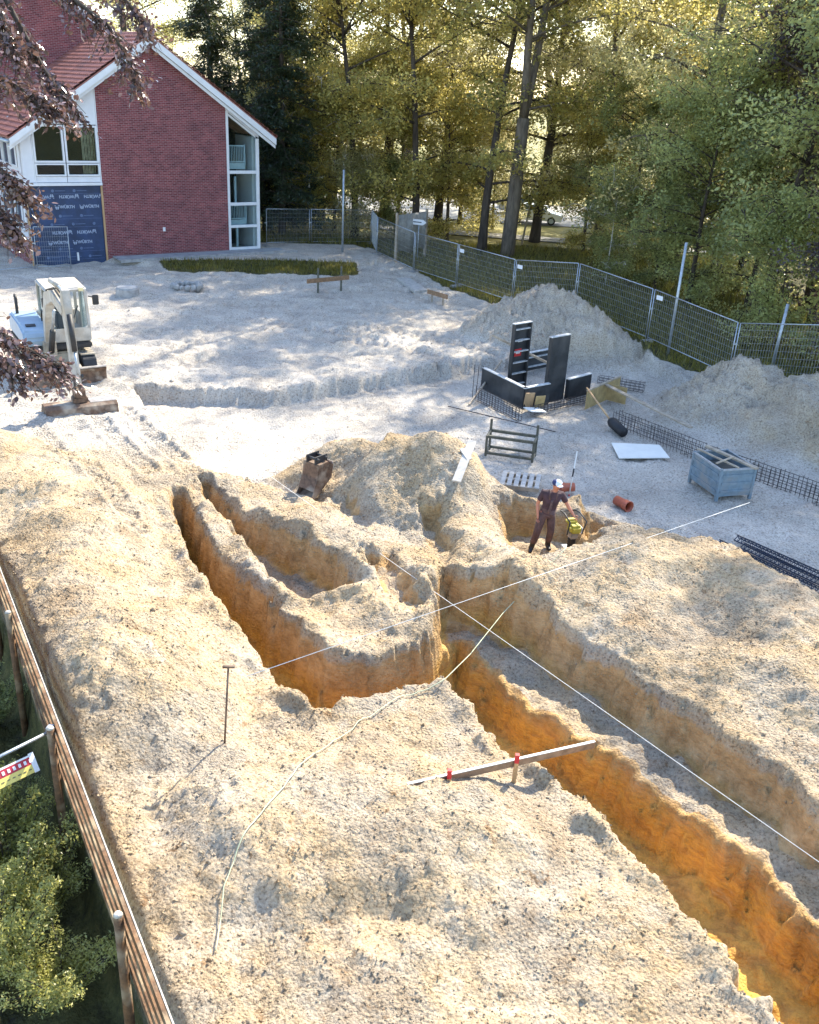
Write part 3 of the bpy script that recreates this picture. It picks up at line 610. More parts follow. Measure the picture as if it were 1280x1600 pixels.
slab('glazing_sill', rect(10.6, 0.17, 12.75, 0.25), -0.08, 0.2, M['white'], bld); slab('brick_plinth', rect(10.64, -0.4, 12.6, 0.17), 0.0, 0.3, M['brick'], bld)
for z in (1.75, 4.75):
    rl = MB(); rl.box((11.45, 0.75, z+0.95), (1.25, 0.05, 0.06)); rl.box((11.45, 0.75, z+0.12), (1.25, 0.05, 0.05))
    for k in range(13): rl.box((10.86+k*0.1, 0.75, z+0.53), (0.03, 0.03, 0.84))
    rl.box((12.05, 0.75, z+0.45), (0.06, 0.06, 1.15)); b = rl.build('balcony_railing', M['railing'], bld)
    box('balcony_edge', (11.45, 0.85, z-0.1), (1.25, 0.2, 0.32), M['railing'], b)
box('mullion', (11.5, 0.9, 3.3), (0.12, 0.1, 1.6), M['railing'], bld); box('mullion', (11.55, 0.9, 0.85), (0.12, 0.1, 1.2), M['railing'], bld)
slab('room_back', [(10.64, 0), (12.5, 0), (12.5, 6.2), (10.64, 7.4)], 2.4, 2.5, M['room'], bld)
# side walls (the left one shows) and roof
lw = MB(); lw.prism([(0.36, -0.4), (DEP, -0.4), (DEP, 0.9), (0.36, 0.9)], 0.02, 0.3, lambda u, v, w: (w, u, v)); lw.build('side_brick_wall', M['brick'], bld)
lw = MB(); lw.prism([(0.36, 0.9), (DEP, 0.9), (DEP, 6.4), (0.36, 6.4)], 0.03, 0.3, lambda u, v, w: (w, u, v)); lw.build('side_panel_wall', M['panel'], bld)
for z0, z1 in ((1.6, 3.3), (4.6, 6.0)):
    for k in range(7):
        y = 0.8+k*1.35; w_ = MB()
        for a in ((y, z0, y+0.07, z1), (y+1.0, z0, y+1.07, z1), (y+.07, z0, y+1.0, z0+.07), (y+.07, z1-.07, y+1.0, z1)): w_.prism(rect(*a), -0.06, 0.0, lambda u, v, w: (w, u, v))
        o = w_.build('window', M['white'], bld); MB().prism(rect(y+.07, z0+.07, y+1.0, z1-.07), -0.015, 0.01, lambda u, v, w: (w, u, v)).build('pane', M['carglass'], o)
lw = MB(); lw.prism([(0.36, 0.15), (DEP, 0.15), (DEP, 6.2), (0.36, 6.2)], 12.3, 12.5, lambda u, v, w: (w, u, v)); lw.build('side_wall', M['panel'], bld)
OV = -0.55
def rake(s0, s1, name='barge_board'):
    z0, z1 = zr(s0)+0.18, zr(s1)+0.18
    slab(name, [(s0, z0-0.34), (s1, z1-0.34), (s1, z1-0.02), (s0, z0-0.02)], OV, OV+0.06, M['white'], bld)
    slab('under_board', [(s0, z0-0.52), (s1, z1-0.52), (s1, z1-0.345), (s0, z0-0.345)], OV+0.12, OV+0.17, M['white'], bld)
    slab('eave_soffit', [(s0, z0-0.40), (s1, z1-0.40), (s1, z1-0.36), (s0, z0-0.36)], OV+0.17, 0.0, M['white'], bld)
rake(-0.55, AP[0]); rake(AP[0]+0.002, 13.35)
def roof_plane(s0, s1):
    z0, z1 = zr(s0)+0.18, zr(s1)+0.18
    return slab('roof', [(s0, z0-0.01), (s1, z1-0.01), (s1, z1+0.05), (s0, z0+0.05)], OV+0.02, DEP, M['tile'], bld)
rl_ = roof_plane(-0.55, AP[0]); rr_ = roof_plane(AP[0]+0.003, 13.35)
tiled(rl_, (-0.58, zr(-0.58)+0.23), (AP[0], AP[1]+0.05), OV, DEP, 200, lambda t: t[0]+t[1]*0.25); tiled(rr_, (13.38, zr(13.38)+0.23), (AP[0], AP[1]+0.05), OV, DEP, 100, lambda t: t[0]*3-t[1]*0.1)
tube('ridge_tile', [(AP[0], OV, AP[1]+0.06), (AP[0], DEP, AP[1]+0.06)], 0.12, M['tile'], bld)
tube('gutter', [(-0.62, OV, zr(-0.6)+0.08), (-0.62, DEP, zr(-0.6)+0.08)], 0.09, M['steel'], bld)
# taller wing behind, its gable above the roof
wing = thing('building_wing', 'taller brick gable wing rising behind the front roof, top left corner', 'building', bld.matrix_basis @ Vector((0, 8.0, 0)) if False else (BA.x-_e.y*8.0, BA.y+_e.x*8.0, 0), BROT)
wa = (1.2, 14.9); wz = lambda s: wa[1]-0.62*abs(s-wa[0])
slab('brick_wall', [(-8, 0), (8.6, 0), (8.6, wz(8.6)), (wa[0], wa[1]), (-8, wz(-8))], 0, 0.4, M['brick'], wing)
for s0, s1 in ((-8.6, wa[0]), (wa[0]+0.002, 9.2)):
    slab('barge_board', [(s0, wz(s0)-0.2), (s1, wz(s1)-0.2), (s1, wz(s1)+0.18), (s0, wz(s0)+0.18)], -0.4, -0.34, M['white'], wing)
    slab('roof', [(s0, wz(s0)+0.0), (s1, wz(s1)+0.0), (s1, wz(s1)+0.2), (s0, wz(s0)+0.2)], -0.34, 9, M['tile'], wing)
# terrace slabs and kerb in front of the brick wall
ter = thing('paved_terrace', 'narrow grey paved strip along the foot of the brick wall', 'pavement', (BA.x, BA.y, 0.26), BROT)
for k in range(16):
    for j in range(2):
        box('paving_slab', (4.3+k*0.605, -0.42-j*0.605, 0.02+random.uniform(-0.006, 0.006)), (0.595, 0.595, 0.06), M['slab'], ter)
box('kerb', (9.1, -1.40, 0.0), (10.2, 0.12, 0.16), M['concrete'], ter)

# ------------------------------------------------------------------ mesh fence panels
FOOT = None
def fence_panel(a, b, label, h=2.0, wires=True, za=None, zb=None, sign=None, clamp=True):
    a, b = Vector(a[:2]), Vector(b[:2]); d = b-a; L = d.length; ang = math.atan2(d.y, d.x)
    za = hz(*a)+0.08 if za is None else za; zb = hz(*b)+0.08 if zb is None else zb
    t = thing('site_fence_panel', label, 'fence', (a.x, a.y, za), ang, 'mesh fence panels round the site'); dz = zb-za
    g = 0.06; r = 0.021
    tube('post', [(g, 0, 0), (g, 0, h)], r, M['steel'], t); tube('post', [(L-g, 0, dz), (L-g, 0, h+dz)], r, M['steel'], t)
    tube('rail', [(g, 0, h), (L-g, 0, h+dz)], r*0.9, M['steel'], t); tube('rail', [(g, 0, 0.12), (L-g, 0, 0.12+dz)], r*0.9, M['steel'], t)
    w = MB(); n = int(L/0.11)
    for k in range(1, n):
        x = g+(L-2*g)*k/n; q = dz*k/n; w.bar((x, 0, 0.12+q), (x, 0, h+q), 0.005, 0.005)
    for k in range(1, 8): zz = 0.12+(h-0.12)*k/8; w.bar((g, 0.004, zz), (L-g, 0.004, zz+dz), 0.006, 0.006)
    w.build('wire_infill', M['wire'], t)
    box('fence_foot', (0, 0, -0.06), (0.22, 0.62, 0.13), M['concrete'], t, bevel=0.03)
    if clamp: box('clamp', (0.0, 0, h*0.62), (0.16, 0.07, 0.06), M['steel'], t)
    if sign: box('sign_plate', (sign, -0.03, h-0.26), (0.34, 0.01, 0.17), M['plate'], t)
    return t
labs = ['grey mesh fence panel beside the grey sheeted board under the trees', 'mesh fence panel left of the big sand pile, bottom rail above bare ground', 'mesh fence panel directly behind the big sand pile',
        'mesh fence panel between the big sand pile and the double post', 'mesh fence panel crossed by the grey steel lamp pole', 'mesh fence panel behind the low sand heap at the right edge', 'mesh fence panel running out of the right edge of the picture']
for k in range(len(FXY)-1):
    a, b = FXY[k], FXY[k+1]
    if k == 0:
        m_ = ((a[0]+b[0])/2, (a[1]+b[1])/2); fence_panel(a, m_, 'short mesh fence panel just right of the fence corner, below dark trunks'); fence_panel(m_, b, labs[0])
    else: fence_panel(a, b, labs[k], sign={2: 0.35, 4: 0.4, 1: 0.35}.get(k))
q = [at(415, 335, 2.0), at(485, 331, 2.0), at(582, 330, 2.0)]
fence_panel(q[0], q[1], 'mesh fence panel standing next to the glazed building corner', za=0.3, zb=0.15); fence_panel(q[1], q[2], 'mesh fence panel in front of the bright bush left of the fence corner', za=0.15, zb=0.05)
fence_panel(q[2], FXY[0], 'bluish mesh fence panel seen almost edge on at the fence corner')
fb0, fb1 = at(-25, 357, 2.0), at(50, 356, 2.0); fb2 = at(107, 355, 2.0)
fence_panel(fb1, fb2, 'mesh fence panel leaning before the blue printed membrane', za=hz(*fb1[:2]), zb=hz(*fb2[:2])); fence_panel(fb0, fb1, 'mesh fence panel at the left edge before the side wall', za=hz(*fb0[:2]), zb=hz(*fb1[:2]))

# ------------------------------------------------------------------ trees
def leaf_cloud(cent, rad, count, size, flat=0.55, asp=0.5, droop=0.0, up=0.3):
    """quads scattered around clump centres; cent (N,3), rad (N,), count per clump"""
    n = len(cent)*count
    c = np.repeat(cent, count, 0); r = np.repeat(rad, count)
    d = RNG.normal(size=(n, 3)); d /= np.linalg.norm(d, axis=1)[:, None]; q = RNG.random(n)**0.42
    off = d*(q*r)[:, None]; off[:, 2] *= flat; off[:, 2] -= droop*(off[:, 0]**2+off[:, 1]**2)
    p = c+off
    nrm = RNG.normal(size=(n, 3)); nrm[:, 2] = np.abs(nrm[:, 2])+up; nrm /= np.linalg.norm(nrm, axis=1)[:, None]
    t = RNG.normal(size=(n, 3)); t -= nrm*(t*nrm).sum(1)[:, None]; t /= np.linalg.norm(t, axis=1)[:, None]; b = np.cross(nrm, t)
    s = size*RNG.uniform(0.65, 1.35, n)[:, None]; w = s*asp
    V = np.stack([p-t*s*0.5, p+b*w*0.5+nrm*s*0.06, p+t*s*0.5, p-b*w*0.5+nrm*s*0.06], 1)
    cr = np.repeat(RNG.random(len(cent)), count)
    rnd = np.clip(0.55*cr+0.45*RNG.random(n), 0, 1)
    return V.reshape(-1, 3), np.arange(4*n).reshape(-1, 4), rnd
def curve(p0, d, L, n, bend, gravity=0.0):
    pts = [Vector(p0)]; d = Vector(d).normalized()
    for k in range(n):
        d = (d+Vector((random.uniform(-1, 1), random.uniform(-1, 1), random.uniform(-0.6, 0.6)))*bend+Vector((0, 0, -gravity))).normalized()
        pts.append(pts[-1]+d*(L/n))
    return pts
def broadleaf(seed, H, hb, Rr, r0, fork=False, nlimb=20, cper=6, leaves=180, leaf=0.20):
    random.seed(seed); tk = MB(); cs = []; rs = []
    stems = []
    if fork:
        base = curve((0, 0, -0.3), (0, 0, 1), H*0.3, 5, 0.03); tk.tube(base, list(np.linspace(r0, r0*0.8, 6)), 10)
        for sx in (-1, 1): stems.append((curve(base[-1], (sx*0.16, random.uniform(-.1, .1), 1), H*0.62, 9, 0.05), r0*0.62))
    else: stems.append((curve((0, 0, -0.3), (0, 0, 1), H*0.93, 14, 0.035), r0))
    for st, rr in stems:
        m = len(st); tk.tube(st, [rr*(1-0.86*(i/(m-1))**0.9)*(1.25 if i == 0 and not fork else 1) for i in range(m)], 9)
        k = 0
        while k < nlimb//len(stems):
            f = random.random()**0.85; i = f*(m-1); p = st[int(i)].lerp(st[min(int(i)+1, m-1)], i % 1)
            if p.z < hb: k += 0.3; continue
            hf = (p.z-hb)/(H-hb); reach = Rr*(0.55+0.9*math.sin(math.pi*min(max(hf*0.85+0.12, 0), 1)))*random.uniform(0.6, 1.1)
            a = random.uniform(0, 2*math.pi); dr = Vector((math.cos(a), math.sin(a), 0.15+0.7*hf))
            lb = curve(p, dr, reach, 6, 0.10, 0.05 if hf < 0.4 else 0.0)
            tk.tube(lb, [max(rr*0.30*(1-0.9*j/6), 0.012) for j in range(7)], 5)
            for j in range(cper):
                t_ = random.uniform(0.3, 1.0)*6; q = lb[int(t_)].lerp(lb[min(int(t_)+1, 6)], t_ % 1); sp = 0.30*reach
                e = q+Vector((random.gauss(0, sp*0.5), random.gauss(0, sp*0.5), random.gauss(-0.1, 0.35)))
                tk.tube([q, (q+e)/2+Vector((0, 0, .1)), e], [0.03, 0.02, 0.006], 4)
                cs.append(e); rs.append(random.uniform(0.55, 1.15))
            k += 1
    V, F, rn = leaf_cloud(np.array([c[:] for c in cs]), np.array(rs), leaves, leaf, 0.8, 0.55, 0.12)
    return tk.mesh('trunk', True), np_mesh('crown', V, F, False, {'rnd': ('FACE', rn)})
def conifer(seed, H, Rr, r0):
    random.seed(seed); tk = MB(); st = curve((0, 0, -0.3), (0, 0, 1), H, 12, 0.012); tk.tube(st, [r0*(1-0.93*i/12) for i in range(13)], 8); cs = []; rs = []
    z = 1.6
    while z < H-0.4:
        hf = z/H; reach = Rr*(1-hf)**0.8*random.uniform(0.75, 1.1)+0.25
        for k in range(5):
            a = random.uniform(0, 2*math.pi); p = st[min(int(z/H*12), 12)].copy(); p.z = z
            lb = curve(p, (math.cos(a), math.sin(a), 0.12), reach, 4, 0.04, 0.12); tk.tube(lb, [0.05, 0.04, 0.03, 0.02, 0.008], 4)
            for j in range(max(2, int(reach*1.7))):
                t_ = random.uniform(0.5, 4); q = lb[min(int(t_), 4)].lerp(lb[min(int(t_)+1, 4)], t_ % 1); cs.append(q+Vector((0, 0, -0.15))); rs.append(random.uniform(0.35, 0.7))
        z += random.uniform(0.3, 0.5)
    V, F, rn = leaf_cloud(np.array([c[:] for c in cs]), np.array(rs), 66, 0.26, 0.6, 0.22, 0.25)
    return tk.mesh('trunk', True), np_mesh('crown', V, F, False, {'rnd': ('FACE', rn)})
VAR = {'a': broadleaf(1, 25, 2.8, 4.8, 0.36, False, 34, 13, 58), 'b': broadleaf(2, 26, 2.8, 4.9, 0.42, True, 36, 13, 58), 'c': broadleaf(3, 22, 2.2, 4.4, 0.27, False, 34, 13, 58),
       'd': broadleaf(4, 15, 1.0, 4.0, 0.2, False, 38, 12, 66), 'e': conifer(5, 22, 3.4, 0.3), 's': broadleaf(6, 7, 0.8, 2.0, 0.06, False, 22, 6, 90, 0.15)}
def tree(name, label, cat, var, x, y, s, mat, bark='bark', rz=None, group='trees behind the site fence', sz=None):
    tm, cm = VAR[var]; z = hz(x, y) if (gx[0] < x < gx[-1] and gy[0] < y < gy[-1]) else -0.2
    t = thing(name, label, cat, (x, y, z-0.02), random.uniform(0, 6.28) if rz is None else rz, group); t.scale = (s, s, sz or s)
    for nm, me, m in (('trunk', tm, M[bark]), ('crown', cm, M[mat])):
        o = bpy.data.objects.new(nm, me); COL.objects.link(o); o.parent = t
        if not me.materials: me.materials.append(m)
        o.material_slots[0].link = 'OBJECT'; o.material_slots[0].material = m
    return t
TREES = [
 ('spruce_tree', 'dark spruce directly behind the right roof edge', 'e', -10.6, 64, 1.0, 'leaf_d', 'bark'), ('spruce_tree', 'dark spruce rising behind the roof ridge', 'e', -14.5, 67, 1.05, 'leaf_d', 'bark'),
 ('spruce_tree', 'tall dark spruce right of the roof, behind the thin grey pole', 'e', -7.6, 70, 1.1, 'leaf_d', 'bark'), ('spruce_tree', 'dark spruce farther back between roof and golden trees', 'e', -11.5, 76, 1.15, 'leaf_d', 'bark'),
 ('spruce_tree', 'nearest dark spruce, right beside the glazed building corner', 'e', -9.0, 60.5, 0.9, 'leaf_d', 'bark'),
 ('beech_tree', 'dark trunked beech with low golden boughs left of the sheeted board', 'b', -3.1, 71.7, 1.0, 'leaf_y', 'bark'), ('beech_tree', 'slim golden beech above the fence corner', 'c', -4.6, 63.0, 0.95, 'leaf_y', 'bark'),
 ('beech_tree', 'golden beech behind the grey sheeted board', 'a', 0.8, 68, 0.95, 'leaf_l', 'bark'), ('beech_tree', 'slender beech trunk just left of the tall forked trunk', 'c', 3.6, 59.5, 1.1, 'leaf_y', 'bark'),
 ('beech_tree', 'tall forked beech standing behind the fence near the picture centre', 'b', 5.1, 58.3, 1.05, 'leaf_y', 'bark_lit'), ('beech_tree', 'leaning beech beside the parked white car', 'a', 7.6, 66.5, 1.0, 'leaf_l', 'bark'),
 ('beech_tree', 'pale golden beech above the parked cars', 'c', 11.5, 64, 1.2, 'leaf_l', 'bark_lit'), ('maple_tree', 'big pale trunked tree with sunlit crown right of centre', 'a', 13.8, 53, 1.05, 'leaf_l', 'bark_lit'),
 ('maple_tree', 'low dark green tree behind the lamp pole', 'd', 13.2, 46.5, 0.75, 'leaf_g', 'bark'), ('maple_tree', 'broad green tree behind the right fence', 'c', 15.2, 41.5, 0.95, 'leaf_g', 'bark'),
 ('maple_tree', 'green tree with low boughs at the right edge', 'd', 16.6, 37.2, 0.95, 'leaf_g', 'bark'), ('maple_tree', 'plum coloured tree between the green trees at right', 'd', 18.2, 43.5, 1.0, 'leaf_p', 'bark'),
 ('maple_tree', 'tall green tree rising out of the upper right corner', 'b', 19.5, 47, 1.0, 'leaf_g', 'bark'), ('maple_tree', 'green tree leaning out of the right edge', 'c', 20.5, 36, 1.0, 'leaf_g', 'bark'),
 ('beech_tree', 'golden green tree filling the gap above the double fence post', 'c', 17.5, 57, 1.15, 'leaf_y', 'bark'), ('beech_tree', 'distant golden tree over the car park', 'a', 16, 78, 1.0, 'leaf_l', 'bark'),
 ('beech_tree', 'golden tree with boughs hanging low over the fence corner', 'c', -0.6, 61.0, 1.0, 'leaf_y', 'bark'), ('young_tree', 'thin sapling behind the fence right of the sand pile', 's', 9.9, 51, 0.8, 'leaf_g', 'bark_white'),
 ('maple_tree', 'low green tree whose boughs hang over the parked cars', 'd', 12.0, 57.5, 0.75, 'leaf_g', 'bark'), ('bush', 'sunlit pale bush left of the fence corner', 's', -4.9, 61.3, 0.75, 'leaf_l', 'bark_white'),
 ('bush', 'dark bush at the foot of the dark beech', 's', -1.8, 63, 0.7, 'leaf_g', 'bark'), ('bush', 'dark leafy bush behind the right fence panels', 's', 14.4, 37.5, 0.85, 'leaf_g', 'bark'), ('bush', 'plum dark bush behind the fence at the right edge', 's', 15.6, 34.0, 0.9, 'leaf_p', 'bark'),
 ('maple_tree', 'green tree standing beyond the right edge of the picture', 'b', 23, 41, 1.0, 'leaf_g', 'bark'), ('birch_tree', 'thin white birch stem behind the left fence panel', 's', -8.6, 63.5, 1.4, 'leaf_y', 'bark_white'),
 ('hazel_tree', 'low green tree under the spruces left of the thin grey pole', 'd', -9.3, 68, 0.8, 'leaf_g', 'bark'), ('hazel_tree', 'low golden tree behind the bright bush', 'd', -6.3, 66.5, 0.75, 'leaf_y', 'bark'),
 ('hazel_tree', 'low golden tree left of the sheeted board', 'd', -2.0, 66, 0.75, 'leaf_y', 'bark'), ('hazel_tree', 'low golden tree just above the sheeted board', 'd', 1.5, 64.3, 0.7, 'leaf_y', 'bark'), ('hazel_tree', 'pale low tree in the gap left of the slender trunk', 'd', 2.6, 74, 0.95, 'leaf_l', 'bark'),
 ('hazel_tree', 'low golden tree behind the forked trunk', 'd', 5.0, 72, 0.55, 'leaf_l', 'bark'), ('hazel_tree', 'low tree right of the white car', 'd', 10.2, 61.5, 0.6, 'leaf_y', 'bark'), ('hazel_tree', 'pale low tree behind the low green boughs', 'd', 12.9, 69, 0.95, 'leaf_l', 'bark'),
 ('hazel_tree', 'golden low tree behind the big pale trunk', 'd', 15.6, 62, 1.0, 'leaf_y', 'bark'), ('hazel_tree', 'green low tree right of the big pale trunk', 'd', 16.8, 50.5, 0.9, 'leaf_g', 'bark'), ('hazel_tree', 'dark green low tree left of the lamp pole', 'd', 12.3, 50.0, 0.5, 'leaf_g', 'bark'),
 ('hazel_tree', 'green low tree right of the lamp pole', 'd', 16.0, 46.2, 0.75, 'leaf_g', 'bark'), ('beech_tree', 'tall golden tree closing the wood left of centre', 'b', -2, 95, 1.1, 'leaf_l', 'bark'),
 ('beech_tree', 'tall golden tree closing the wood behind the cars', 'b', 11.5, 95, 1.1, 'leaf_l', 'bark'), ('beech_tree', 'tall golden tree closing the wood far right', 'b', 26, 92, 1.1, 'leaf_y', 'bark'),
]
for nm, lb, v, x, y, s, m, bk in TREES: tree(nm, lb, 'bush' if nm == 'bush' else 'tree', v, x, y, s, M[m].name and m, bk)
random.seed(99)
for k, (x, y) in enumerate([(-45, 120), (-30, 112), (-20, 128), (-8, 118), (2, 130), (14, 121), (25, 128), (36, 117), (48, 126), (60, 118), (30, 98), (42, 92), (-28, 92), (-18, 98), (28, 74), (34, 84), (-24, 80)]):
    tree('background_tree', 'far tree in the row beyond the car park and meadow', 'tree', 'acbd'[k % 4], x, y, random.uniform(0.85, 1.15), 'leaf_l' if k % 3 else 'leaf_y', 'bark', group='far trees beyond the meadow')
#@@PART4
# ------------------------------------------------------------------ excavator
fw = Vector((0.53, -0.85)).normalized()
ex0 = Vector((-12.05, 29.9))
exc = thing('excavator', 'dusty white crawler excavator with dozer blade, parked at the left', 'excavator', (ex0.x, ex0.y, hz(ex0.x, ex0.y)), math.atan2(-fw.x, fw.y))
# local: +y forward (towards the trenches), +x the machine's right (left in the picture)
for sx in (-1, 1):
    prof = [(-1.35, 0.12), (-1.15, 0.0), (1.15, 0.0), (1.35, 0.12), (1.45, 0.36), (1.35, 0.60), (1.15, 0.70), (-1.15, 0.70), (-1.35, 0.60), (-1.45, 0.36)]
    tr = MB().prism(prof, sx*0.62, sx*1.05, lambda u, v, w: (w, u, v)).build('track', M['exc_dark'], exc, bevel=0.02)
    for k in range(11): box('track_pad', (sx*0.835, -1.15+k*0.23, 0.715), (0.46, 0.17, 0.04), M['exc_grey'], tr)
    for k in range(5): MB().tube([(sx*1.04, -1.0+k*0.5, 0.2), (sx*1.09, -1.0+k*0.5, 0.2)], 0.13, 12).build('roller', M['exc_grey'], tr)
box('undercarriage', (0, 0, 0.55), (1.3, 1.6, 0.4), M['exc_grey'], exc, bevel=0.05)
bl = MB().prism([(2.05, 0.05), (2.20, 0.02), (2.14, 0.22), (2.15, 0.38), (2.24, 0.52), (2.14, 0.54), (2.03, 0.40), (2.0, 0.22)], -1.15, 1.15, lambda u, v, w: (w, u, v)).build('dozer_blade', M['rust'], exc, bevel=0.01)
box('blade_edge', (0, 2.17, 0.03), (2.3, 0.16, 0.05), M['wornsteel'], bl); box('blade_top', (0, 2.18, 0.56), (2.3, 0.12, 0.035), M['wornsteel'], bl)
for sx in (-1, 1): bar('blade_arm', (sx*0.45, 0.7, 0.5), (sx*0.45, 2.02, 0.28), 0.14, 0.16, M['exc_grey'], exc)
MB().tube([(0, 0, 0.7), (0, 0, 0.86)], 0.55, 20).build('slew_ring', M['exc_dark'], exc)
box('house_deck', (0, -0.25, 0.96), (2.1, 2.5, 0.18), M['exc_dark'], exc, bevel=0.04)
MB().prism([(-1.5, 1.05), (1.05, 1.05), (1.12, 1.30), (0.95, 1.52), (0.3, 1.66), (-1.3, 1.72), (-1.55, 1.5)], 0.22, 1.05, lambda u, v, w: (w, u, v)).build('engine_hood', M['exc_blue'], exc, bevel=0.07, seg=3)
box('hood_vent', (0.72, 0.55, 1.625), (0.30, 0.16, 0.03), M['exc_dark'], exc, rot=Matrix.Rotation(R(-11), 3, 'X'))
MB().prism([(-1.65, 0.95), (-1.15, 0.95), (-1.15, 1.72), (-1.55, 1.68), (-1.72, 1.4)], -1.05, 0.21, lambda u, v, w: (w, u, v)).build('counterweight', M['exc_white'], exc, bevel=0.07)
cabp = [(-0.95, 1.05), (0.80, 1.05), (0.86, 1.55), (0.62, 2.62), (0.45, 2.72), (-0.85, 2.72), (-0.98, 2.6)]
cab = MB()
for x in (-1.03, 0.13):
    for a, b in (((-0.93, 1.05), (-0.93, 2.65)), ((0.80, 1.1), (0.86, 1.55)), ((0.86, 1.55), (0.60, 2.66)), ((-0.1, 1.1), (-0.1, 2.66))): cab.bar((x, *a), (x, *b), 0.08, 0.09, (1, 0, 0))
cab.box((-0.45, -0.05, 1.15), (1.22, 1.7, 0.22)); cab.box((-0.45, 0.86, 1.30), (1.2, 0.07, 0.42)); cab.box((-1.04, -0.5, 1.45), (0.05, 0.85, 0.6)); cab.box((0.14, 0.4, 1.35), (0.05, 0.9, 0.5))
cabo = cab.build('cab', M['exc_white'], exc, bevel=0.012)
MB().prism([(-1.0, 2.64), (0.66, 2.62), (0.60, 2.74), (-0.9, 2.80)], -1.10, 0.20, lambda u, v, w: (w, u, v)).build('cab_roof', M['exc_white'], cabo, bevel=0.05, seg=3)
slab2 = lambda name, poly, x0, x1, m, p: MB().prism(poly, x0, x1, lambda u, v, w: (w, u, v)).build(name, m, p)
slab2('side_window', [(-0.06, 1.25), (0.78, 1.6), (0.58, 2.6), (-0.06, 2.62)], 0.12, 0.135, M['glass'], cabo); slab2('side_window', [(-0.88, 1.75), (-0.14, 1.75), (-0.14, 2.62), (-0.88, 2.62)], 0.12, 0.135, M['glass'], cabo)
slab2('side_window', [(-0.06, 1.25), (0.78, 1.6), (0.58, 2.6), (-0.06, 2.62)], -1.04, -1.025, M['glass'], cabo)
MB().add([(-1.0, 0.84, 1.52), (0.1, 0.84, 1.52), (0.1, 0.60, 2.62), (-1.0, 0.60, 2.62)], [(0, 1, 2, 3)]).build('windscreen', M['glass'], cabo)
bar('wiper', (-0.45, 0.88, 1.55), (-0.75, 0.74, 2.2), 0.03, 0.02, M['exc_dark'], cabo)
box('operator_seat', (-0.45, -0.35, 1.55), (0.5, 0.5, 0.6), M['exc_dark'], cabo, bevel=0.06); box('seat_back', (-0.45, -0.6, 1.95), (0.48, 0.14, 0.7), M['exc_dark'], cabo, bevel=0.05)
for x in (-1.32, 0.24):
    mi = box('mirror', (x, 0.75, 2.35), (0.20, 0.06, 0.32), M['exc_dark'], cabo, bevel=0.02); bar('mirror_arm', (x*0.86, 0.6, 2.45), (x, 0.74, 2.42), 0.03, 0.03, M['exc_dark'], mi)
box('work_lamp', (-0.9, 0.68, 2.70), (0.14, 0.08, 0.10), M['lens'], cabo); box('work_lamp', (0.02, 0.68, 2.70), (0.14, 0.08, 0.10), M['lens'], cabo)
tube('exhaust_pipe', [(0.85, -0.9, 1.6), (0.85, -0.9, 2.2), (0.85, -1.0, 2.3)], 0.05, M['exc_dark'], exc); tube('hand_rail', [(0.3, 0.7, 1.5), (0.3, 0.75, 2.0), (0.3, 0.3, 2.05), (0.3, 0.2, 1.6)], 0.02, M['exc_dark'], exc)
bx_ = 0.32
box('swing_post', (bx_, 1.15, 1.02), (0.36, 0.5, 0.5), M['exc_grey'], exc, bevel=0.04)
bm_prof = [(1.05, 1.0), (1.30, 0.98), (1.62, 1.9), (2.05, 2.55), (3.0, 2.86), (4.28, 2.72), (4.42, 2.86), (4.35, 3.02), (3.0, 3.2), (1.85, 2.92), (1.32, 2.1)]
boom = MB().prism(bm_prof, bx_-0.13, bx_+0.13, lambda u, v, w: (w, u, v)).build('boom', M['exc_white'], exc, bevel=0.015)
tube('hydraulic_hose', [(bx_-0.07, 1.3, 2.15), (bx_-0.07, 1.85, 2.98), (bx_-0.07, 3.0, 3.25), (bx_-0.07, 4.25, 3.10)], 0.03, M['exc_dark'], boom, 6); tube('hydraulic_hose', [(bx_+0.03, 1.3, 2.15), (bx_+0.03, 1.85, 2.98), (bx_+0.03, 3.0, 3.26), (bx_+0.03, 4.25, 3.12)], 0.025, M['exc_dark'], boom, 6)
cy = tube('boom_cylinder', [(bx_, 1.42, 0.95), (bx_, 2.0, 1.75)], 0.09, M['exc_dark'], exc, 10); tube('cylinder_rod', [(bx_, 2.0, 1.75), (bx_, 2.55, 2.5)], 0.045, M['steel'], cy, 8)
cy = tube('arm_cylinder', [(bx_, 2.5, 3.38), (bx_, 3.6, 3.42)], 0.085, M['exc_white'], exc, 10); tube('cylinder_rod', [(bx_, 3.6, 3.42), (bx_, 4.5, 3.40)], 0.04, M['steel'], cy, 8)
arm = MB().prism([(4.18, 3.0), (4.35, 3.5), (4.55, 3.48), (4.72, 2.95), (4.98, 0.85), (4.84, 0.75), (4.70, 0.85), (4.40, 2.4)], bx_-0.11, bx_+0.11, lambda u, v, w: (w, u, v)).build('arm', M['exc_white'], exc, bevel=0.012)
cy = tube('bucket_cylinder', [(bx_, 4.72, 2.85), (bx_, 4.98, 1.85)], 0.075, M['exc_dark'], exc, 10); tube('cylinder_rod', [(bx_, 4.98, 1.85), (bx_, 5.1, 1.2)], 0.035, M['steel'], cy, 8)
bar('bucket_link', (bx_-0.12, 4.88, 1.05), (bx_-0.12, 5.12, 1.18), 0.05, 0.09, M['exc_dark'], exc); bar('bucket_link', (bx_+0.12, 5.10, 1.2), (bx_+0.12, 5.1, 0.75), 0.05, 0.09, M['exc_dark'], exc, (0, 1, 0))
box('quick_coupler', (bx_, 4.98, 0.66), (0.30, 0.42, 0.26), M['rust'], exc, bevel=0.03); box('tilt_head', (bx_, 4.98, 0.46), (0.42, 0.34, 0.18), M['rust'], exc, bevel=0.03)
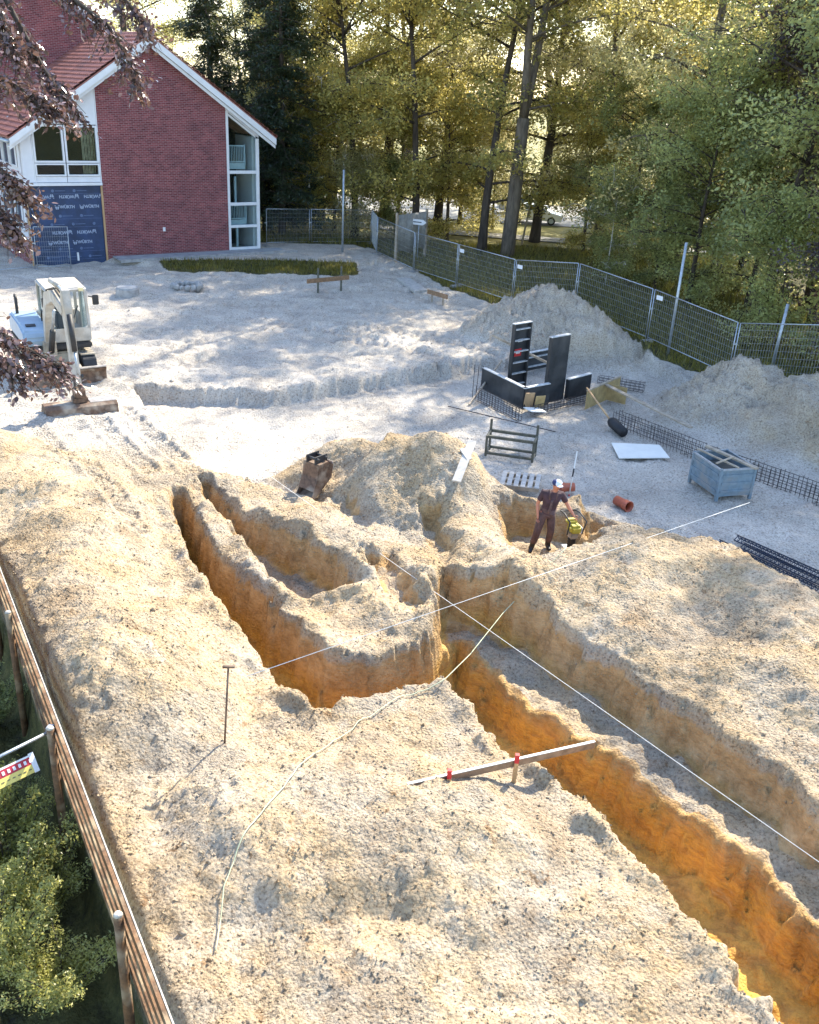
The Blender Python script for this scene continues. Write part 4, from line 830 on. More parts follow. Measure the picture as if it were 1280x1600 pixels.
bk = MB(); bp = [(4.72, 0.36), (5.22, 0.38), (5.32, 0.30), (5.36, 0.05), (5.30, 0.0), (5.28, 0.28), (5.20, 0.33), (4.76, 0.31), (4.56, 0.06), (4.50, 0.08)]
bk.prism(bp, bx_-1.0, bx_+1.0, lambda u, v, w: (w, u, v))
for s in (-1, 1): bk.prism([(4.54, 0.08), (4.74, 0.33), (5.21, 0.345), (5.29, 0.29), (5.32, 0.04), (4.9, -0.02)], bx_+s*0.97, bx_+s*1.0, lambda u, v, w: (w, u, v))
bko = bk.build('grading_bucket', M['rust'], exc, bevel=0.006); box('cutting_edge', (bx_, 5.34, 0.02), (2.02, 0.05, 0.10), M['wornsteel'], bko)
box('top_plate', (bx_-0.62, 4.98, 0.385), (0.72, 0.44, 0.02), M['wornsteel'], bko)

# ------------------------------------------------------------------ spare digging bucket on the sand
b0 = gp(492, 772); sb = thing('digging_bucket', 'rusty narrow excavator bucket lying on the sand beside the trenches', 'bucket', b0, R(-38))
side = [(-0.45, -0.05), (-0.30, 0.0), (0.30, 0.42), (0.36, 0.75), (0.20, 0.86), (-0.12, 0.84), (-0.16, 0.5), (-0.30, 0.2)]
sh = MB()
for a, b in zip(side[:-1], side[1:]): sh.bar((0, *a), (0, *b), 0.52, 0.03, Vector((0, -(b[1]-a[1]), b[0]-a[0])))
for sx in (-1, 1): sh.prism(side, sx*0.24, sx*0.265, lambda u, v, w: (w, u, v))
sho = sh.build('shell', M['rust'], sb, bevel=0.005)
box('ear_plate', (-0.14, 0.06, 0.93), (0.03, 0.42, 0.2), M['exc_dark'], sb); box('ear_plate', (0.14, 0.06, 0.93), (0.03, 0.42, 0.2), M['exc_dark'], sb)
tube('pin', [(-0.2, -0.08, 0.96), (0.2, -0.08, 0.96)], 0.035, M['exc_dark'], sb); tube('pin', [(-0.2, 0.2, 0.96), (0.2, 0.2, 0.96)], 0.035, M['exc_dark'], sb)
box('pale_back_plate', (0, 0.345, 0.62), (0.50, 0.02, 0.42), M['wornsteel'], sb, rot=Matrix.Rotation(R(-8), 3, 'X'))

# ------------------------------------------------------------------ formwork, rebar
PF = -0.48
def formwork(a, b, z0, z1, label, ribs_front, logo=False):
    """steel framed shutter panel from a to b; outward side is to the right of a->b when seen from above"""
    a, b = Vector(a[:2]), Vector(b[:2]); d = b-a; L = d.length
    t = thing('black_formwork', label, 'formwork', (a.x, a.y, z0), math.atan2(d.y, d.x), 'black formwork panels'); h = z1-z0
    s = -1 if ribs_front else 1
    box('skin', (L/2, -s*0.02, h/2), (L-0.01, 0.022, h-0.01), M['form'], t)
    f = MB()
    for x in (0.03, L-0.03): f.box((x, s*0.05, h/2), (0.06, 0.12, h))
    f.build('frame', M['form'], t)
    box('top_edge', (L/2, s*0.045, h+0.012), (L+0.02, 0.14, 0.03), M['formedge'], t)
    n = max(1, int(h/0.36))
    for k in range(n): box('rib', (L/2, s*0.055, h*(k+0.5)/n), (L-0.12, 0.10, 0.035), M['formedge'] if ribs_front else M['form'], t)
    if logo:
        box('label_plate', (L*0.5, s*0.005-0.008, h*0.74), (0.22, 0.006, 0.10), M['plate'], t); box('red_mark', (L*0.42, s*0.005-0.008, h*0.56), (0.34, 0.006, 0.26), M['redpaint'], t); box('white_mark', (L*0.42, s*0.005-0.014, h*0.56), (0.20, 0.006, 0.07), M['plate'], t)
    return t
fA, fB, fC, fD = at(752, 606, PF), at(817, 640, PF), at(920, 615, PF), at(800, 585, PF)
formwork(fA, fB, PF, PF+0.72, 'low black formwork panel facing left, mesh before it', False)
formwork(fB, at(856, 632, PF), PF, PF+0.72, 'low black formwork panel at the front corner of the shuttering', False)
formwork(at(885, 625, PF), fC, PF, PF+0.72, 'low black formwork panel at the right end of the shuttering', False)
ex_ = (fB-fA); formwork(fD, fD+(fC-fB)*1.0, PF, PF+0.72, 'low black formwork panel at the back of the shuttering', True)
p1a = at(792, 610, PF); p1d = (fC-fB).normalized(); formwork(p1a, p1a+p1d*0.86, PF, PF+2.35, 'tall ribbed black formwork panel with red and white mark', True, True)
p2a = at(851, 630, PF); formwork(p2a, p2a+p1d*0.92, PF, PF+2.25, 'tall smooth black formwork panel in front', False)
bar_ = lambda n_, a, b, w, h, m, lab, cat, grp=None: tag(bar(n_, a, b, w, h, m), lab, cat, grp)
bar_('formwork_prop', at(733, 632, PF+0.02), at(783, 560, PF+0.55)+Vector((0, -0.3, 0)), 0.06, 0.06, M['timber'], 'thin timber strut leaning at the left of the black formwork', 'strut')
bar_('formwork_prop', p1a+Vector((-0.55, 1.6, 1.55)), p2a+Vector((0.5, 1.5, 0.85)), 0.05, 0.08, M['timber'], 'pale timber batten bracing the two tall formwork panels', 'strut')
def cage(a, b, h, w, label, step=0.15, group='rebar cages'):
    a, b = Vector(a), Vector(b); d = (b-a); L = d.length; t = thing('rebar_cage', label, 'rebar', a, math.atan2(d.y, d.x), group); t.rotation_euler.y = -math.asin(d.z/L)
    m = MB(); r = 0.009
    for y in (-w/2, w/2):
        for z in [h*k/3 for k in range(4)]: m.tube([(0, y, z), (L, y, z)], r, 5)
    m.build('long_bars', M['rebar'], t); m = MB(); n = int(L/step)
    for k in range(n+1):
        x = L*k/n+random.uniform(-.02, .02); j = random.uniform(-.04, .1)
        m.tube([(x, -w/2, h+j), (x, -w/2, 0), (x, w/2, 0), (x, w/2, h+j*0.6)], r*0.9, 5)
    m.build('stirrups', M['rebar'], t); return t
cage(at(745, 625, PF), at(812, 658, PF), 0.42, 0.12, 'rebar cage along the left side of the black formwork')
cage(at(832, 646, PF), at(918, 627, PF), 0.22, 0.18, 'low rebar strip at the foot of the tall smooth panel')
cage(at(960, 668, -0.6), at(1095, 722, -0.6), 0.55, 0.28, 'long rebar cage in the strip trench beside the plank', 0.13)
cage(at(1100, 725, -0.6), at(1310, 800, -0.6), 0.55, 0.28, 'rebar cage running behind the blue crate to the right edge', 0.13)
cage(at(935, 600, PF), at(1005, 612, PF), 0.30, 0.25, 'short rebar cage behind the plywood box')
for k, (px, py) in enumerate(((738, 622), (744, 618), (750, 614))):
    p = at(px, py, PF); tag(tube('rebar_rod', [p, p+Vector((0.02*k, 0, 1.15-0.1*k))], 0.010, M['rebar'], None, 5), ['leftmost upright rebar rod left of the formwork', 'middle upright rebar rod left of the formwork', 'right upright rebar rod touching the formwork corner'][k], 'rebar', 'upright rebar rods')
tag(tube('rebar_rod', [at(700, 636, PF)+Vector((0, 0, .03)), at(868, 676, PF)+Vector((0, 0, .03))], 0.016, M['rebar'], None, 5), 'long dark rebar rod lying behind the steel trestle', 'rebar')
# plywood stop end and planks
pl = thing('plywood_form', 'yellow brown plywood stop end box at the start of the strip trench', 'formwork', at(914, 640, PF), 0)
q0, q1, q2 = Vector((0, 0, 0)), at(952, 650, PF)-at(914, 640, PF), at(966, 616, PF)-at(914, 640, PF)
bar('plywood_sheet', q0+Vector((0, 0, 0.32)), q2+Vector((0, 0, 0.32)), 0.025, 0.64, M['ply'], pl); bar('plywood_sheet', q0+Vector((0, 0, 0.3))+q2*0.62, q2*0.62+(q1*0.8)+Vector((0, 0, 0.3)), 0.025, 0.58, M['ply'], pl)
bar('edge_batten', q0+Vector((0, 0, 0.66)), q2+Vector((0, 0, 0.66)), 0.06, 0.05, M['timber'], pl)
bar_('long_plank', at(945, 600, 0.12), at(1080, 668, -0.02), 0.16, 0.045, M['timber'], 'long pale plank lying along the strip trench with the rebar cage', 'plank')
for (px, py), lab in (((825, 632), 'upright plywood offcut at the front corner of the formwork'), ((842, 633), 'plywood offcut leaning beside the formwork corner')):
    p = at(px, py+8, PF); o = box('plywood_offcut', (0, 0, 0.30), (0.34, 0.03, 0.6 if px < 830 else 0.42), M['ply'] if px > 830 else M['batten'], None, rot=Matrix.Rotation(R(12), 3, 'X')); o.location = p; o.rotation_euler.z = R(20); tag(o, lab, 'plywood')
o = box('plywood_offcut', (0, 0, 0.05), (0.62, 0.45, 0.03), M['board'], None, rot=Matrix.Rotation(R(8), 3, 'Y')); o.location = at(835, 648, PF)+Vector((0, 0, 0.12)); o.rotation_euler.z = R(30); tag(o, 'small white board lying in front of the formwork corner', 'board')
# pole with black head
rm = thing('black_headed_pole', 'long pale wooden pole with black cylindrical head leaning on plywood', 'tool', at(965, 672, PF), 0)
hd = at(955, 658, PF+0.22)-at(965, 672, PF); he = at(974, 676, PF+0.16)-at(965, 672, PF); hn = at(917, 606, PF+0.72)-at(965, 672, PF)
MB().tube([hd, hd.lerp(he, 0.15), he], [0.13, 0.17, 0.155], 14).build('head', M['black'], rm, True); tube('handle', [hd.lerp(hn, -0.05), hn], 0.032, M['batten'], rm, 8)
# white board on the ground
wb = [at(955, 694, PF), at(1030, 699, PF), at(1046, 719, PF), at(967, 718, PF)]
cb_ = sum(wb, Vector((0, 0, 0)))/4; m = MB(); m.prism([(p.x-cb_.x, p.y-cb_.y) for p in wb], 0.0, 0.025, lambda u, v, w: (u, v, w+0.02*math.sin(u*3)))
o = m.build('white_board', M['board']); o.location = (cb_.x, cb_.y, max(hz(p.x, p.y) for p in wb)+0.02); tag(o, 'large white panel lying flat on the shaded sand', 'board')
# steel trestle
t0, t1 = at(757, 712, PF), at(833, 723, PF); d = t1-t0; L = d.length; tr = thing('steel_trestle', 'dark olive rectangular steel trestle frame standing on the sand', 'trestle', t0, math.atan2(d.y, d.x))
w = 0.065
for y, h in ((0, 0.62), (0.55, 0.62)):
    for x in (0.03, L-0.03): box('leg', (x, y, h/2+(0.16 if y else 0)), (w, w, h+(0.32 if y else 0)), M['frame'], tr)
    box('top_bar', (L/2, y, 0.60), (L-0.13, w, w*1.2), M['frame'], tr); box('bottom_bar', (L/2, y, 0.10), (L-0.13, w, w), M['frame'], tr)
for x in (0.03, L-0.03):
    for z in (0.10, 0.60): box('side_bar', (x, 0.275, z), (w*0.9, 0.48, w*0.9), M['frame'], tr)
# planks and pallet
for (a, b, wd, lab) in (((737, 705), (712, 770), 0.20, 'long nail pocked grey plank left of the steel trestle'), ((722, 706), (733, 722), 0.14, 'short grey plank overlapping the longer one')):
    p, q_ = gp(*a), gp(*b); up_ = max(hz(*p.lerp(q_, k/12)[:2])-p.lerp(q_, k/12).z for k in range(13))+0.035; p.z += up_; q_.z += up_; bar_('loose_plank', p, q_, wd, 0.04, M['greyplank'], lab, 'plank')
c00, c10, c01 = gp(790, 768), gp(826, 774), gp(806, 742); pd = (c01-c00); pd.z = 0; pu = pd.normalized()
pal = thing('wooden_pallet', 'grey slatted pallet half buried behind the worker', 'pallet', at(813, 757, -0.36), 0)
lv = Vector((pu.y, -pu.x, 0))
for k in range(6):
    o_ = lv*(-0.45+k*0.18); bar('slat', o_-pu*0.5+Vector((0, 0, .14)), o_+pu*0.5+Vector((0, 0, .14)), 0.12, 0.025, M['greyplank'], pal)
for k in range(3):
    o_ = pu*(-0.42+k*0.42); bar('bearer', o_-lv*0.5+Vector((0, 0, .075)), o_+lv*0.52+Vector((0, 0, .075)), 0.10, 0.10, M['timber'], pal)
# crate
C0, C1, C2 = at(1118, 783, PF), at(1088, 742, PF), at(1172, 779, PF)
cx = (C2-C0); cw = cx.length; ca = math.atan2(cx.y, cx.x); cl = 1.35; chh = 0.74
cr = thing('steel_crate', 'blue grey ribbed steel crate with planks laid across its top', 'crate', C0, ca)
for nm, c, s in (('side_wall', (0.015, cl/2, 0.12+chh/2), (0.03, cl, chh)), ('side_wall', (cw-0.015, cl/2, 0.12+chh/2), (0.03, cl, chh)), ('end_wall', (cw/2, 0.015, 0.12+chh/2), (cw-0.07, 0.03, chh)), ('end_wall', (cw/2, cl-0.015, 0.12+chh/2), (cw-0.07, 0.03, chh))):
    o = box(nm, c, s, M['crate'], cr)
    for k in range(3):
        z = 0.26+k*0.22
        if nm == 'end_wall': box('rib', (c[0], c[1]+(-0.025 if c[1] < 0.1 else 0.025), z), (cw-0.14, 0.035, 0.07), M['crate'], o)
        else: box('rib', (c[0]+(-0.025 if c[0] < 0.1 else 0.025), c[1], z), (0.035, cl-0.14, 0.07), M['crate'], o)
for x in (0.02, cw-0.02):
    for y in (0.02, cl-0.02): box('corner_post', (x, y, (chh+0.15)/2), (0.075, 0.075, chh+0.17), M['crate'], cr)
for k in range(2): box('top_rim', (cw*k, cl/2, 0.12+chh+0.015), (0.06, cl, 0.04), M['steel'], cr); box('top_rim', (cw/2, cl*k, 0.122+chh+0.015), (cw-0.07, 0.06, 0.04), M['steel'], cr)
box('floor', (cw/2, cl/2, 0.14), (cw-0.08, cl-0.08, 0.03), M['cratein'], cr); box('contents', (cw/2, cl/2, 0.40), (cw-0.1, cl-0.1, 0.45), M['cratein'], cr)
zt = 0.12+chh+0.06
c_w = lambda x, y, z: C0+Vector((x*math.cos(ca)-y*math.sin(ca), x*math.sin(ca)+y*math.cos(ca), z))
bar_('crate_plank', c_w(0.55, cl+0.25, zt+.005), c_w(0.95, -0.15, zt+.005), 0.13, 0.05, M['timber'], 'widest pale plank lying lengthwise over the blue crate', 'plank', 'planks on the crate')
bar_('crate_plank', c_w(0.18, cl+0.1, zt-.003), c_w(0.50, 0.0, zt-.003), 0.05, 0.04, M['timber'], 'thin lath lying lengthwise at the left of the crate top', 'plank', 'planks on the crate')
bar_('crate_plank', c_w(0.02, 0.30, zt+.035), c_w(0.75, 0.62, zt+.06), 0.05, 0.03, M['timber'], 'short lath lying crosswise on the crate top', 'plank', 'planks on the crate')
# red brown pipes
def pipe(a, b, r, lab):
    a, b = Vector(a), Vector(b); t = thing('drain_pipe', lab, 'pipe', a, 0, 'orange brown drain pipes'); d = b-a
    m = MB(); n = 18; ax = d.normalized(); o1 = ax.orthogonal().normalized(); o2 = ax.cross(o1); L = d.length
    prof = [(0, r), (L*0.62, r), (L*0.66, r*1.14), (L*0.97, r*1.14), (L, r*1.2), (L, r*1.02), (L*0.7, r*0.95), (0, r*0.93)]
    vs = [ax*u+(o1*math.cos(2*math.pi*k/n)+o2*math.sin(2*math.pi*k/n))*rr for u, rr in prof for k in range(n)]
    m.add(vs, [(i*n+k, i*n+(k+1) % n, ((i+1) % 8)*n+(k+1) % n, ((i+1) % 8)*n+k) for i in range(8) for k in range(n)]); m.build('pipe_wall', M['pipe'], t, True)
    tube('inside_shade', [ax*(L*0.55), ax*(L*0.56)], r*0.96, M['black'], t, 16)  # black disc stands in for the shade inside the pipe
pipe(gp(962, 790, 0.14), gp(982, 800, 0.14), 0.125, 'short orange brown drain pipe lying at the heap right of the worker'); pipe(gp(896, 770, 0.16), gp(874, 771, 0.16), 0.115, 'orange brown drain pipe stub behind the worker\'s head')
p = gp(889, 775); st = thing('marker_rod', 'thin pinkish white marker rod standing upright behind the worker', 'rod', p, 0)
tube('rod', [(0, 0, -0.1), (0.06, 0, 1.25)], 0.016, M['string'], st, 6); tube('dark_band', [(0.028, 0, 0.55), (0.038, 0, 0.78)], 0.019, M['black'], st, 6); tube('dark_foot', [(0, 0, -0.1), (0.004, 0, 0.05)], 0.019, M['redpaint'], st, 6)
# lattice spacers
def lattice(a, b, w, lab, group='lattice spacer strips'):
    a, b = Vector(a), Vector(b); d = b-a; L = d.length; t = thing('lattice_strip', lab, 'lattice strip', a, math.atan2(d.y, d.x), group)
    m = MB()
    for y in (-w/2, 0, w/2): m.bar((0, y, 0.05 if y else 0.16), (L, y, 0.05 if y else 0.16), 0.022, 0.022)
    m.build('long_bars', M['spacer'], t); m = MB(); n = int(L/0.10)
    for k in range(n):
        x = k*L/n; x2 = x+L/n
        for s in (-1, 1): m.bar((x, s*w/2, 0.05), ((x+x2)/2, 0, 0.16), 0.014, 0.014); m.bar(((x+x2)/2, 0, 0.16), (x2, s*w/2, 0.05), 0.014, 0.014)
    m.build('zigzag_bars', M['spacer'], t)
lattice(at(1150, 845, PF+.03), at(1335, 928, PF+.03), 0.2, 'upper blue black lattice strip lying at the right edge'); lattice(at(1160, 857, PF+.03), at(1330, 937, PF+.03), 0.2, 'middle blue black lattice strip lying at the right edge'); lattice(at(1122, 852, PF+.03), at(1310, 942, PF+.03), 0.2, 'lower grey blue lattice strip nearest the sand heap')

# ------------------------------------------------------------------ batter boards, stakes, strings
bz = 0.32
s1, s2 = at(698, 1216, bz), at(803, 1192, bz); e0, e1 = at(632, 1236, bz), at(922, 1156, bz)
bb = thing('batter_board', 'batter board of one long lath on two red tipped stakes, foreground', 'batter board', (s1.x, s1.y, hz(s1.x, s1.y)), 0)
o0 = bb.location.copy(); dv = (s2-s1).normalized(); e0 = s1-dv*(e0-s1).length*0.9; e1 = s1+dv*((e1-s1).length)
bar('lath', e0-o0+Vector((0, 0, 0)), e1-o0, 0.035, 0.11, M['rustwood'], bb); bar('sunlit_lath_top', e0-o0+Vector((0, 0, 0.062)), e1-o0+Vector((0, 0, 0.062)), 0.040, 0.012, M['board'], bb)  # white strip paints the sunlit top, brown the shaded side
nv = Vector((dv.y, -dv.x, 0))
for s in (s1, s2):
    p = s-o0+nv*0.05; g = hz(s.x, s.y)-o0.z; st = bar('stake', (p.x, p.y, g-0.25), (p.x+0.01, p.y, bz-o0.z+0.05), 0.055, 0.055, M['stake'], bb, (0, 1, 0)); bar('red_tip', (p.x+0.01, p.y, bz-o0.z+0.05), (p.x+0.012, p.y, bz-o0.z+0.19), 0.06, 0.06, M['redpaint'], st, (0, 1, 0))
def rear_board(pa, pb, ba, bb_, h, label):
    a, b = gp(*pa), gp(*pb); t = thing('batter_board', label, 'batter board', a, 0)
    for p in (a, b): bar('stake', p-a+Vector((0, 0, -0.2)), p-a+Vector((0, 0, h)), 0.09, 0.09, M['frame'] if h > 0.8 else M['timber'], t, (0, 1, 0))
    d = (b-a); zz = Vector((0, 0, h*0.52 if h > 0.8 else h+0.02)); bar('lath', a-a-d*0.45+zz+Vector((0, -.07, 0)), d*1.35+zz+Vector((0, -.07, 0)), 0.05, 0.20, M['rustwood'], t)
rear_board((497, 458), (533, 454), None, None, 1.15, 'batter board with two dark posts at the rear of the levelled ground'); rear_board((675, 472), (692, 477), None, None, 0.42, 'low bench like batter board near the fence left of the sand pile')
sp_ = [at(620, 437, 0.05), at(640, 437, 0.05), at(668, 456, 0.05), at(648, 458, 0.05)]; m = MB(); cc = sum(sp_, Vector((0, 0, 0)))/4; m.prism([(p.x-cc.x, p.y-cc.y) for p in sp_], 0, 0.12, lambda u, v, w: (u, v, w)); o = m.build('concrete_slab', M['greyplank']); o.location = (cc.x, cc.y, hz(cc.x, cc.y)); tag(o, 'long pale slab lying at the edge of the levelled ground', 'slab')
p = gp(350, 1162); ts = thing('t_stake', 'thin brown steel pin with cross handle stuck in the foreground sand', 'stake', p, 0)
tube('rod', [(0, 0, -0.15), (0.10, 0.02, 1.30)], 0.016, M['rust'], ts, 6); bar('cross_handle', (0.02, 0.02, 1.30), (0.19, 0.02, 1.31), 0.035, 0.03, M['rust'], ts)
def string(name, pts, r, m, lab, cat='string'):
    tag(tube(name, pts, r, m, None, 5), lab, cat)
string('guide_string', [at(345, 690, 0.22), at(1300, 1361, 0.40)], 0.0055, M['string'], 'long white string line stretched diagonally over the trenches to the right edge')
string('guide_string', [at(385, 1057, 0.85), at(1172, 785, 0.85)], 0.0055, M['string'], 'white string line crossing from the left trench rim to the crate')
string('guide_string', [at(155, 543, 0.25), at(228, 598, 0.25)], 0.006, M['string'], 'short thin string behind the excavator bucket')
cpts = [gp(884, 866, 0.15), at(832, 910, 0.18), at(786, 958, 0.12), at(735, 1022, -0.02), gp(692, 1066, 0.02), gp(630, 1090, 0.02), gp(560, 1130, 0.02), gp(480, 1190, 0.02), gp(420, 1260, 0.02), gp(372, 1330, 0.02), gp(350, 1390, 0.02), gp(335, 1500, 0.02)]
fine = []
for a, b in zip(cpts[:-1], cpts[1:]):
    for k in range(8):
        q_ = a.lerp(b, k/8)
        if a.y < 13.3: q_.z = hz(q_.x, q_.y)+0.04
        fine.append(q_)
string('ground_cord', fine, 0.009, M['cord'], 'pale green cord hanging across the trench and trailing over the foreground sand', 'cord')

# ------------------------------------------------------------------ manhole rings and stones
p = gp(200, 462); mh = thing('manhole_ring', 'round concrete manhole shaft standing out of the sand before the membrane', 'manhole', p, 0)
MB().tube([(0, 0, -0.2), (0, 0, 0.32)], [0.52, 0.50], 24).build('shaft', M['concrete'], mh, False, bevel=0.01); MB().tube([(0, 0, 0.323), (0, 0, 0.39)], [0.46, 0.44], 24).build('lid', M['slab'], mh)
p = gp(293, 450); mh = thing('rubble_ring', 'low ring of broken stones below the grass strip', 'rubble', p, 0)
for k in range(14):
    a = k*2*math.pi/14; r_ = random.uniform(0.13, 0.24); bm = bmesh.new(); bmesh.ops.create_icosphere(bm, subdivisions=1, radius=r_)
    for v in bm.verts: v.co *= random.uniform(0.7, 1.2)
    me = bpy.data.meshes.new('stone'); bm.to_mesh(me); bm.free(); o = link('stone', me, M['concrete'], mh); o.location = (math.cos(a)*0.62, math.sin(a)*0.5, 0.08)
# sheeted board with sign, poles
sA, sB = at(617, 412, 0.0), at(664, 402, 0.0); d = sB-sA; L = d.length
sg = thing('sheeted_board', 'large grey sheeted board on two pale posts behind the fence', 'board', sA, math.atan2(d.y, d.x))
for x in (0.05, L-0.05): bar('post', (x, 0, -0.1), (x, 0, 2.75), 0.12, 0.12, M['timber'], sg, (0, 1, 0))
m = MB(); nxx = 12
vs = [(0.12+(L-0.24)*i/nxx, 0.02+0.05*math.sin(i*1.9)*random.uniform(.4, 1)+dy, z+(0.1*math.sin(i*.8) if z < 1 else 0)) for dy in (0, 0.03) for z in (0.55, 2.6) for i in range(nxx+1)]
k_ = nxx+1; fs = [(i, i+1, k_+i+1, k_+i) for i in range(nxx)]+[(2*k_+i, 3*k_+i, 3*k_+i+1, 2*k_+i+1) for i in range(nxx)]+[(i, 2*k_+i, 2*k_+i+1, i+1) for i in range(nxx)]+[(k_+i, k_+i+1, 3*k_+i+1, 3*k_+i) for i in range(nxx)]
m.add(vs, fs).build('sheeting', M['sheet'], sg, True)
p = at(655, 402, 0.0); dsn = thing('direction_sign', 'small white arrow sign on a thin grey post before the sheeted board', 'sign', (p.x-0.1, p.y-1.2, hz(p.x-0.1, p.y-1.2)), R(-18))
tube('post', [(0, 0, 0), (0, 0, 2.25)], 0.035, M['steel'], dsn); MB().prism([(-0.42, 2.0), (0.25, 2.0), (0.45, 2.15), (0.25, 2.3), (-0.42, 2.3)], -0.06, -0.04, lambda u, v, w: (u, w, v)).build('arrow_plate', M['plate'], dsn); box('dark_line', (-0.08, -0.064, 2.15), (0.5, 0.004, 0.05), M['spacer'], dsn)
def pole(px, py, h, r, m, lab, lean=(0, 0)):
    p = gp(px, py); tag(tube('pole', [p+Vector((0, 0, -.2)), p+Vector((lean[0], lean[1], h))], r, m, None, 10), lab, 'pole', 'upright poles')
pole(1043, 556, 4.3, 0.055, M['steel'], 'grey steel lamp pole behind the right fence'); pole(535, 394, 4.5, 0.06, M['steel'], 'thin grey pole before the fence left of the corner'); pole(815, 380, 4.5, 0.07, M['timber'], 'thin leaning wooden pole beside the white car', (0.6, 0)); tag(tube('pole', [(13.4, 34.6, -0.2), (13.5, 34.6, 2.5)], 0.06, M['steel'], None, 10), 'thicker grey pole behind the low sand heap at right', 'pole', 'upright poles')

# ------------------------------------------------------------------ parked cars
def car(x, y, rz, body, label):
    t = thing('parked_car', label, 'car', (x, y, -0.16), rz, 'cars in the car park'); W = 0.86
    prof = [(-2.1, 0.30), (2.1, 0.28), (2.16, 0.55), (2.05, 0.78), (1.15, 0.95), (0.45, 1.42), (-0.9, 1.47), (-1.75, 1.08), (-2.1, 0.98), (-2.16, 0.6)]
    MB().prism(prof, -W, W, lambda u, v, w: (u, w*(1 if v < 1.1 else 0.82), v)).build('body', body, t, bevel=0.05)
    for s in (-1, 1):
        MB().prism([(-1.5, 1.02), (0.95, 0.98), (0.42, 1.34), (-0.85, 1.38)], s*(W-0.02), s*(W+0.012), lambda u, v, w: (u, w*(1-0.30*(v-1.0)), v)).build('side_window', M['carglass'], t)
        for x_ in (-1.3, 1.32):
            wh = MB().tube([(x_, s*(W-0.16), 0.31), (x_, s*(W+0.02), 0.31)], 0.31, 18).build('wheel', M['black'], t); MB().tube([(x_, s*(W+0.02), 0.31), (x_, s*(W+0.03), 0.31)], 0.19, 14).build('rim', M['steel'], wh)
        box('headlight', (2.1, s*0.6, 0.68), (0.12, 0.32, 0.14), M['plate'], t, bevel=0.02)
    MB().add([(1.18, -0.74, 0.97), (1.18, 0.74, 0.97), (0.48, 0.64, 1.42), (0.48, -0.64, 1.42)], [(0, 1, 2, 3)]).build('windscreen', M['carglass'], t)
car(8.6, 76.6, R(-8), M['carwhite'], 'white car parked beyond the trees near the forked trunk'); car(8.2, 82.5, R(2), M['cargrey'], 'silver car parked in the second row behind the white car'); car(15.4, 77.5, R(-6), M['carwhite'], 'white car parked behind the low green boughs'); car(22.5, 78, R(174), M['cargrey'], 'silver car parked at the right of the row')

# ------------------------------------------------------------------ wooden fence, bottom left
r0, r1 = at(-6, 890, 1.0), at(230, 1525, 1.0); rd = (r1-r0).normalized(); rn = Vector((rd.y, -rd.x, 0))
if rn.x < 0: rn = -rn
wf = thing('rail_fence', 'brown wooden post and rail fence running down the left edge', 'fence', (r0.x, r0.y, -1.3), 0)
o0 = wf.location.copy(); r0 = r0-rd*2.5; r1 = r1+rd*1.0
for k in range(4):
    z = 1.0-k*0.27; a = r0-o0+rn*0.03; b = r1-o0+rn*0.03; a.z = b.z = z-o0.z; rl_o = bar('rail', a, b, 0.06, 0.14, M['fencewood'], wf)
    bar('sunlit_edge', a+rn*0.026+Vector((0, 0, 0.072)), b+rn*0.026+Vector((0, 0, 0.072)), 0.016, 0.012, M['oldwood_lit'], rl_o)  # pale strip paints the sunlit edge along each rail
for px, py in ((-20, 860), (18, 958), (80, 1140), (190, 1430)):
    p = at(px, py, 1.05); t_ = (Vector((p.x, p.y, 0))-Vector((r0.x, r0.y, 0))).dot(rd); p = r0+rd*t_-rn*0.07-o0; po = tube('post', [(p.x, p.y, -0.2), (p.x, p.y, 1.07+1.3)], [0.062, 0.052], M['fencewood'], wf, 10); tube('post_cap', [(p.x, p.y, 2.37), (p.x, p.y, 2.40)], [0.053, 0.035], M['oldwood_lit'], po, 10)
# metal tube, warning banner, shrubs beyond the fence
p2 = at(80, 1142, 0.95); tb = thing('barrier_tube', 'bright metal tube clamped to the wooden fence post', 'tube', p2, 0); q_ = at(-60, 1212, 0.95)-p2
tube('tube', [(0, 0, 0), q_], 0.022, M['steel'], tb); box('clamp', (0, 0, 0), (0.11, 0.11, 0.16), M['steel'], tb, bevel=0.02)
bn0, bn1 = at(-60, 1248, 0.45), at(50, 1195, 0.45); d = bn1-bn0; L = d.length; bn = thing('warning_banner', 'red and yellow printed banner strip with white edge beyond the fence', 'banner', bn0, math.atan2(d.y, d.x))
tl = R(-35); rx = Matrix.Rotation(tl, 3, 'X')
for nm, z, h, m in (('red_band', 0.06, 0.10, 'bannerred'), ('yellow_band', -0.05, 0.115, 'banneryel'), ('pink_edge', 0.125, 0.025, 'plate')): box(nm, rx @ Vector((L/2, 0, z)), (L, 0.006, h), M[m], bn, rot=rx)
box('white_end', rx @ Vector((L+0.035, 0, 0.02)), (0.07, 0.008, 0.27), M['plate'], bn, rot=rx)
for k in range(12): box('lettering', rx @ Vector((0.12+k*0.075, -0.006, 0.06)), (0.035, 0.004, 0.05), M['plate'], bn, rot=rx)
for k in range(9): box('lettering', rx @ Vector((0.3+k*0.075, -0.006, -0.05)), (0.04, 0.004, 0.012), M['frame'], bn, rot=rx)
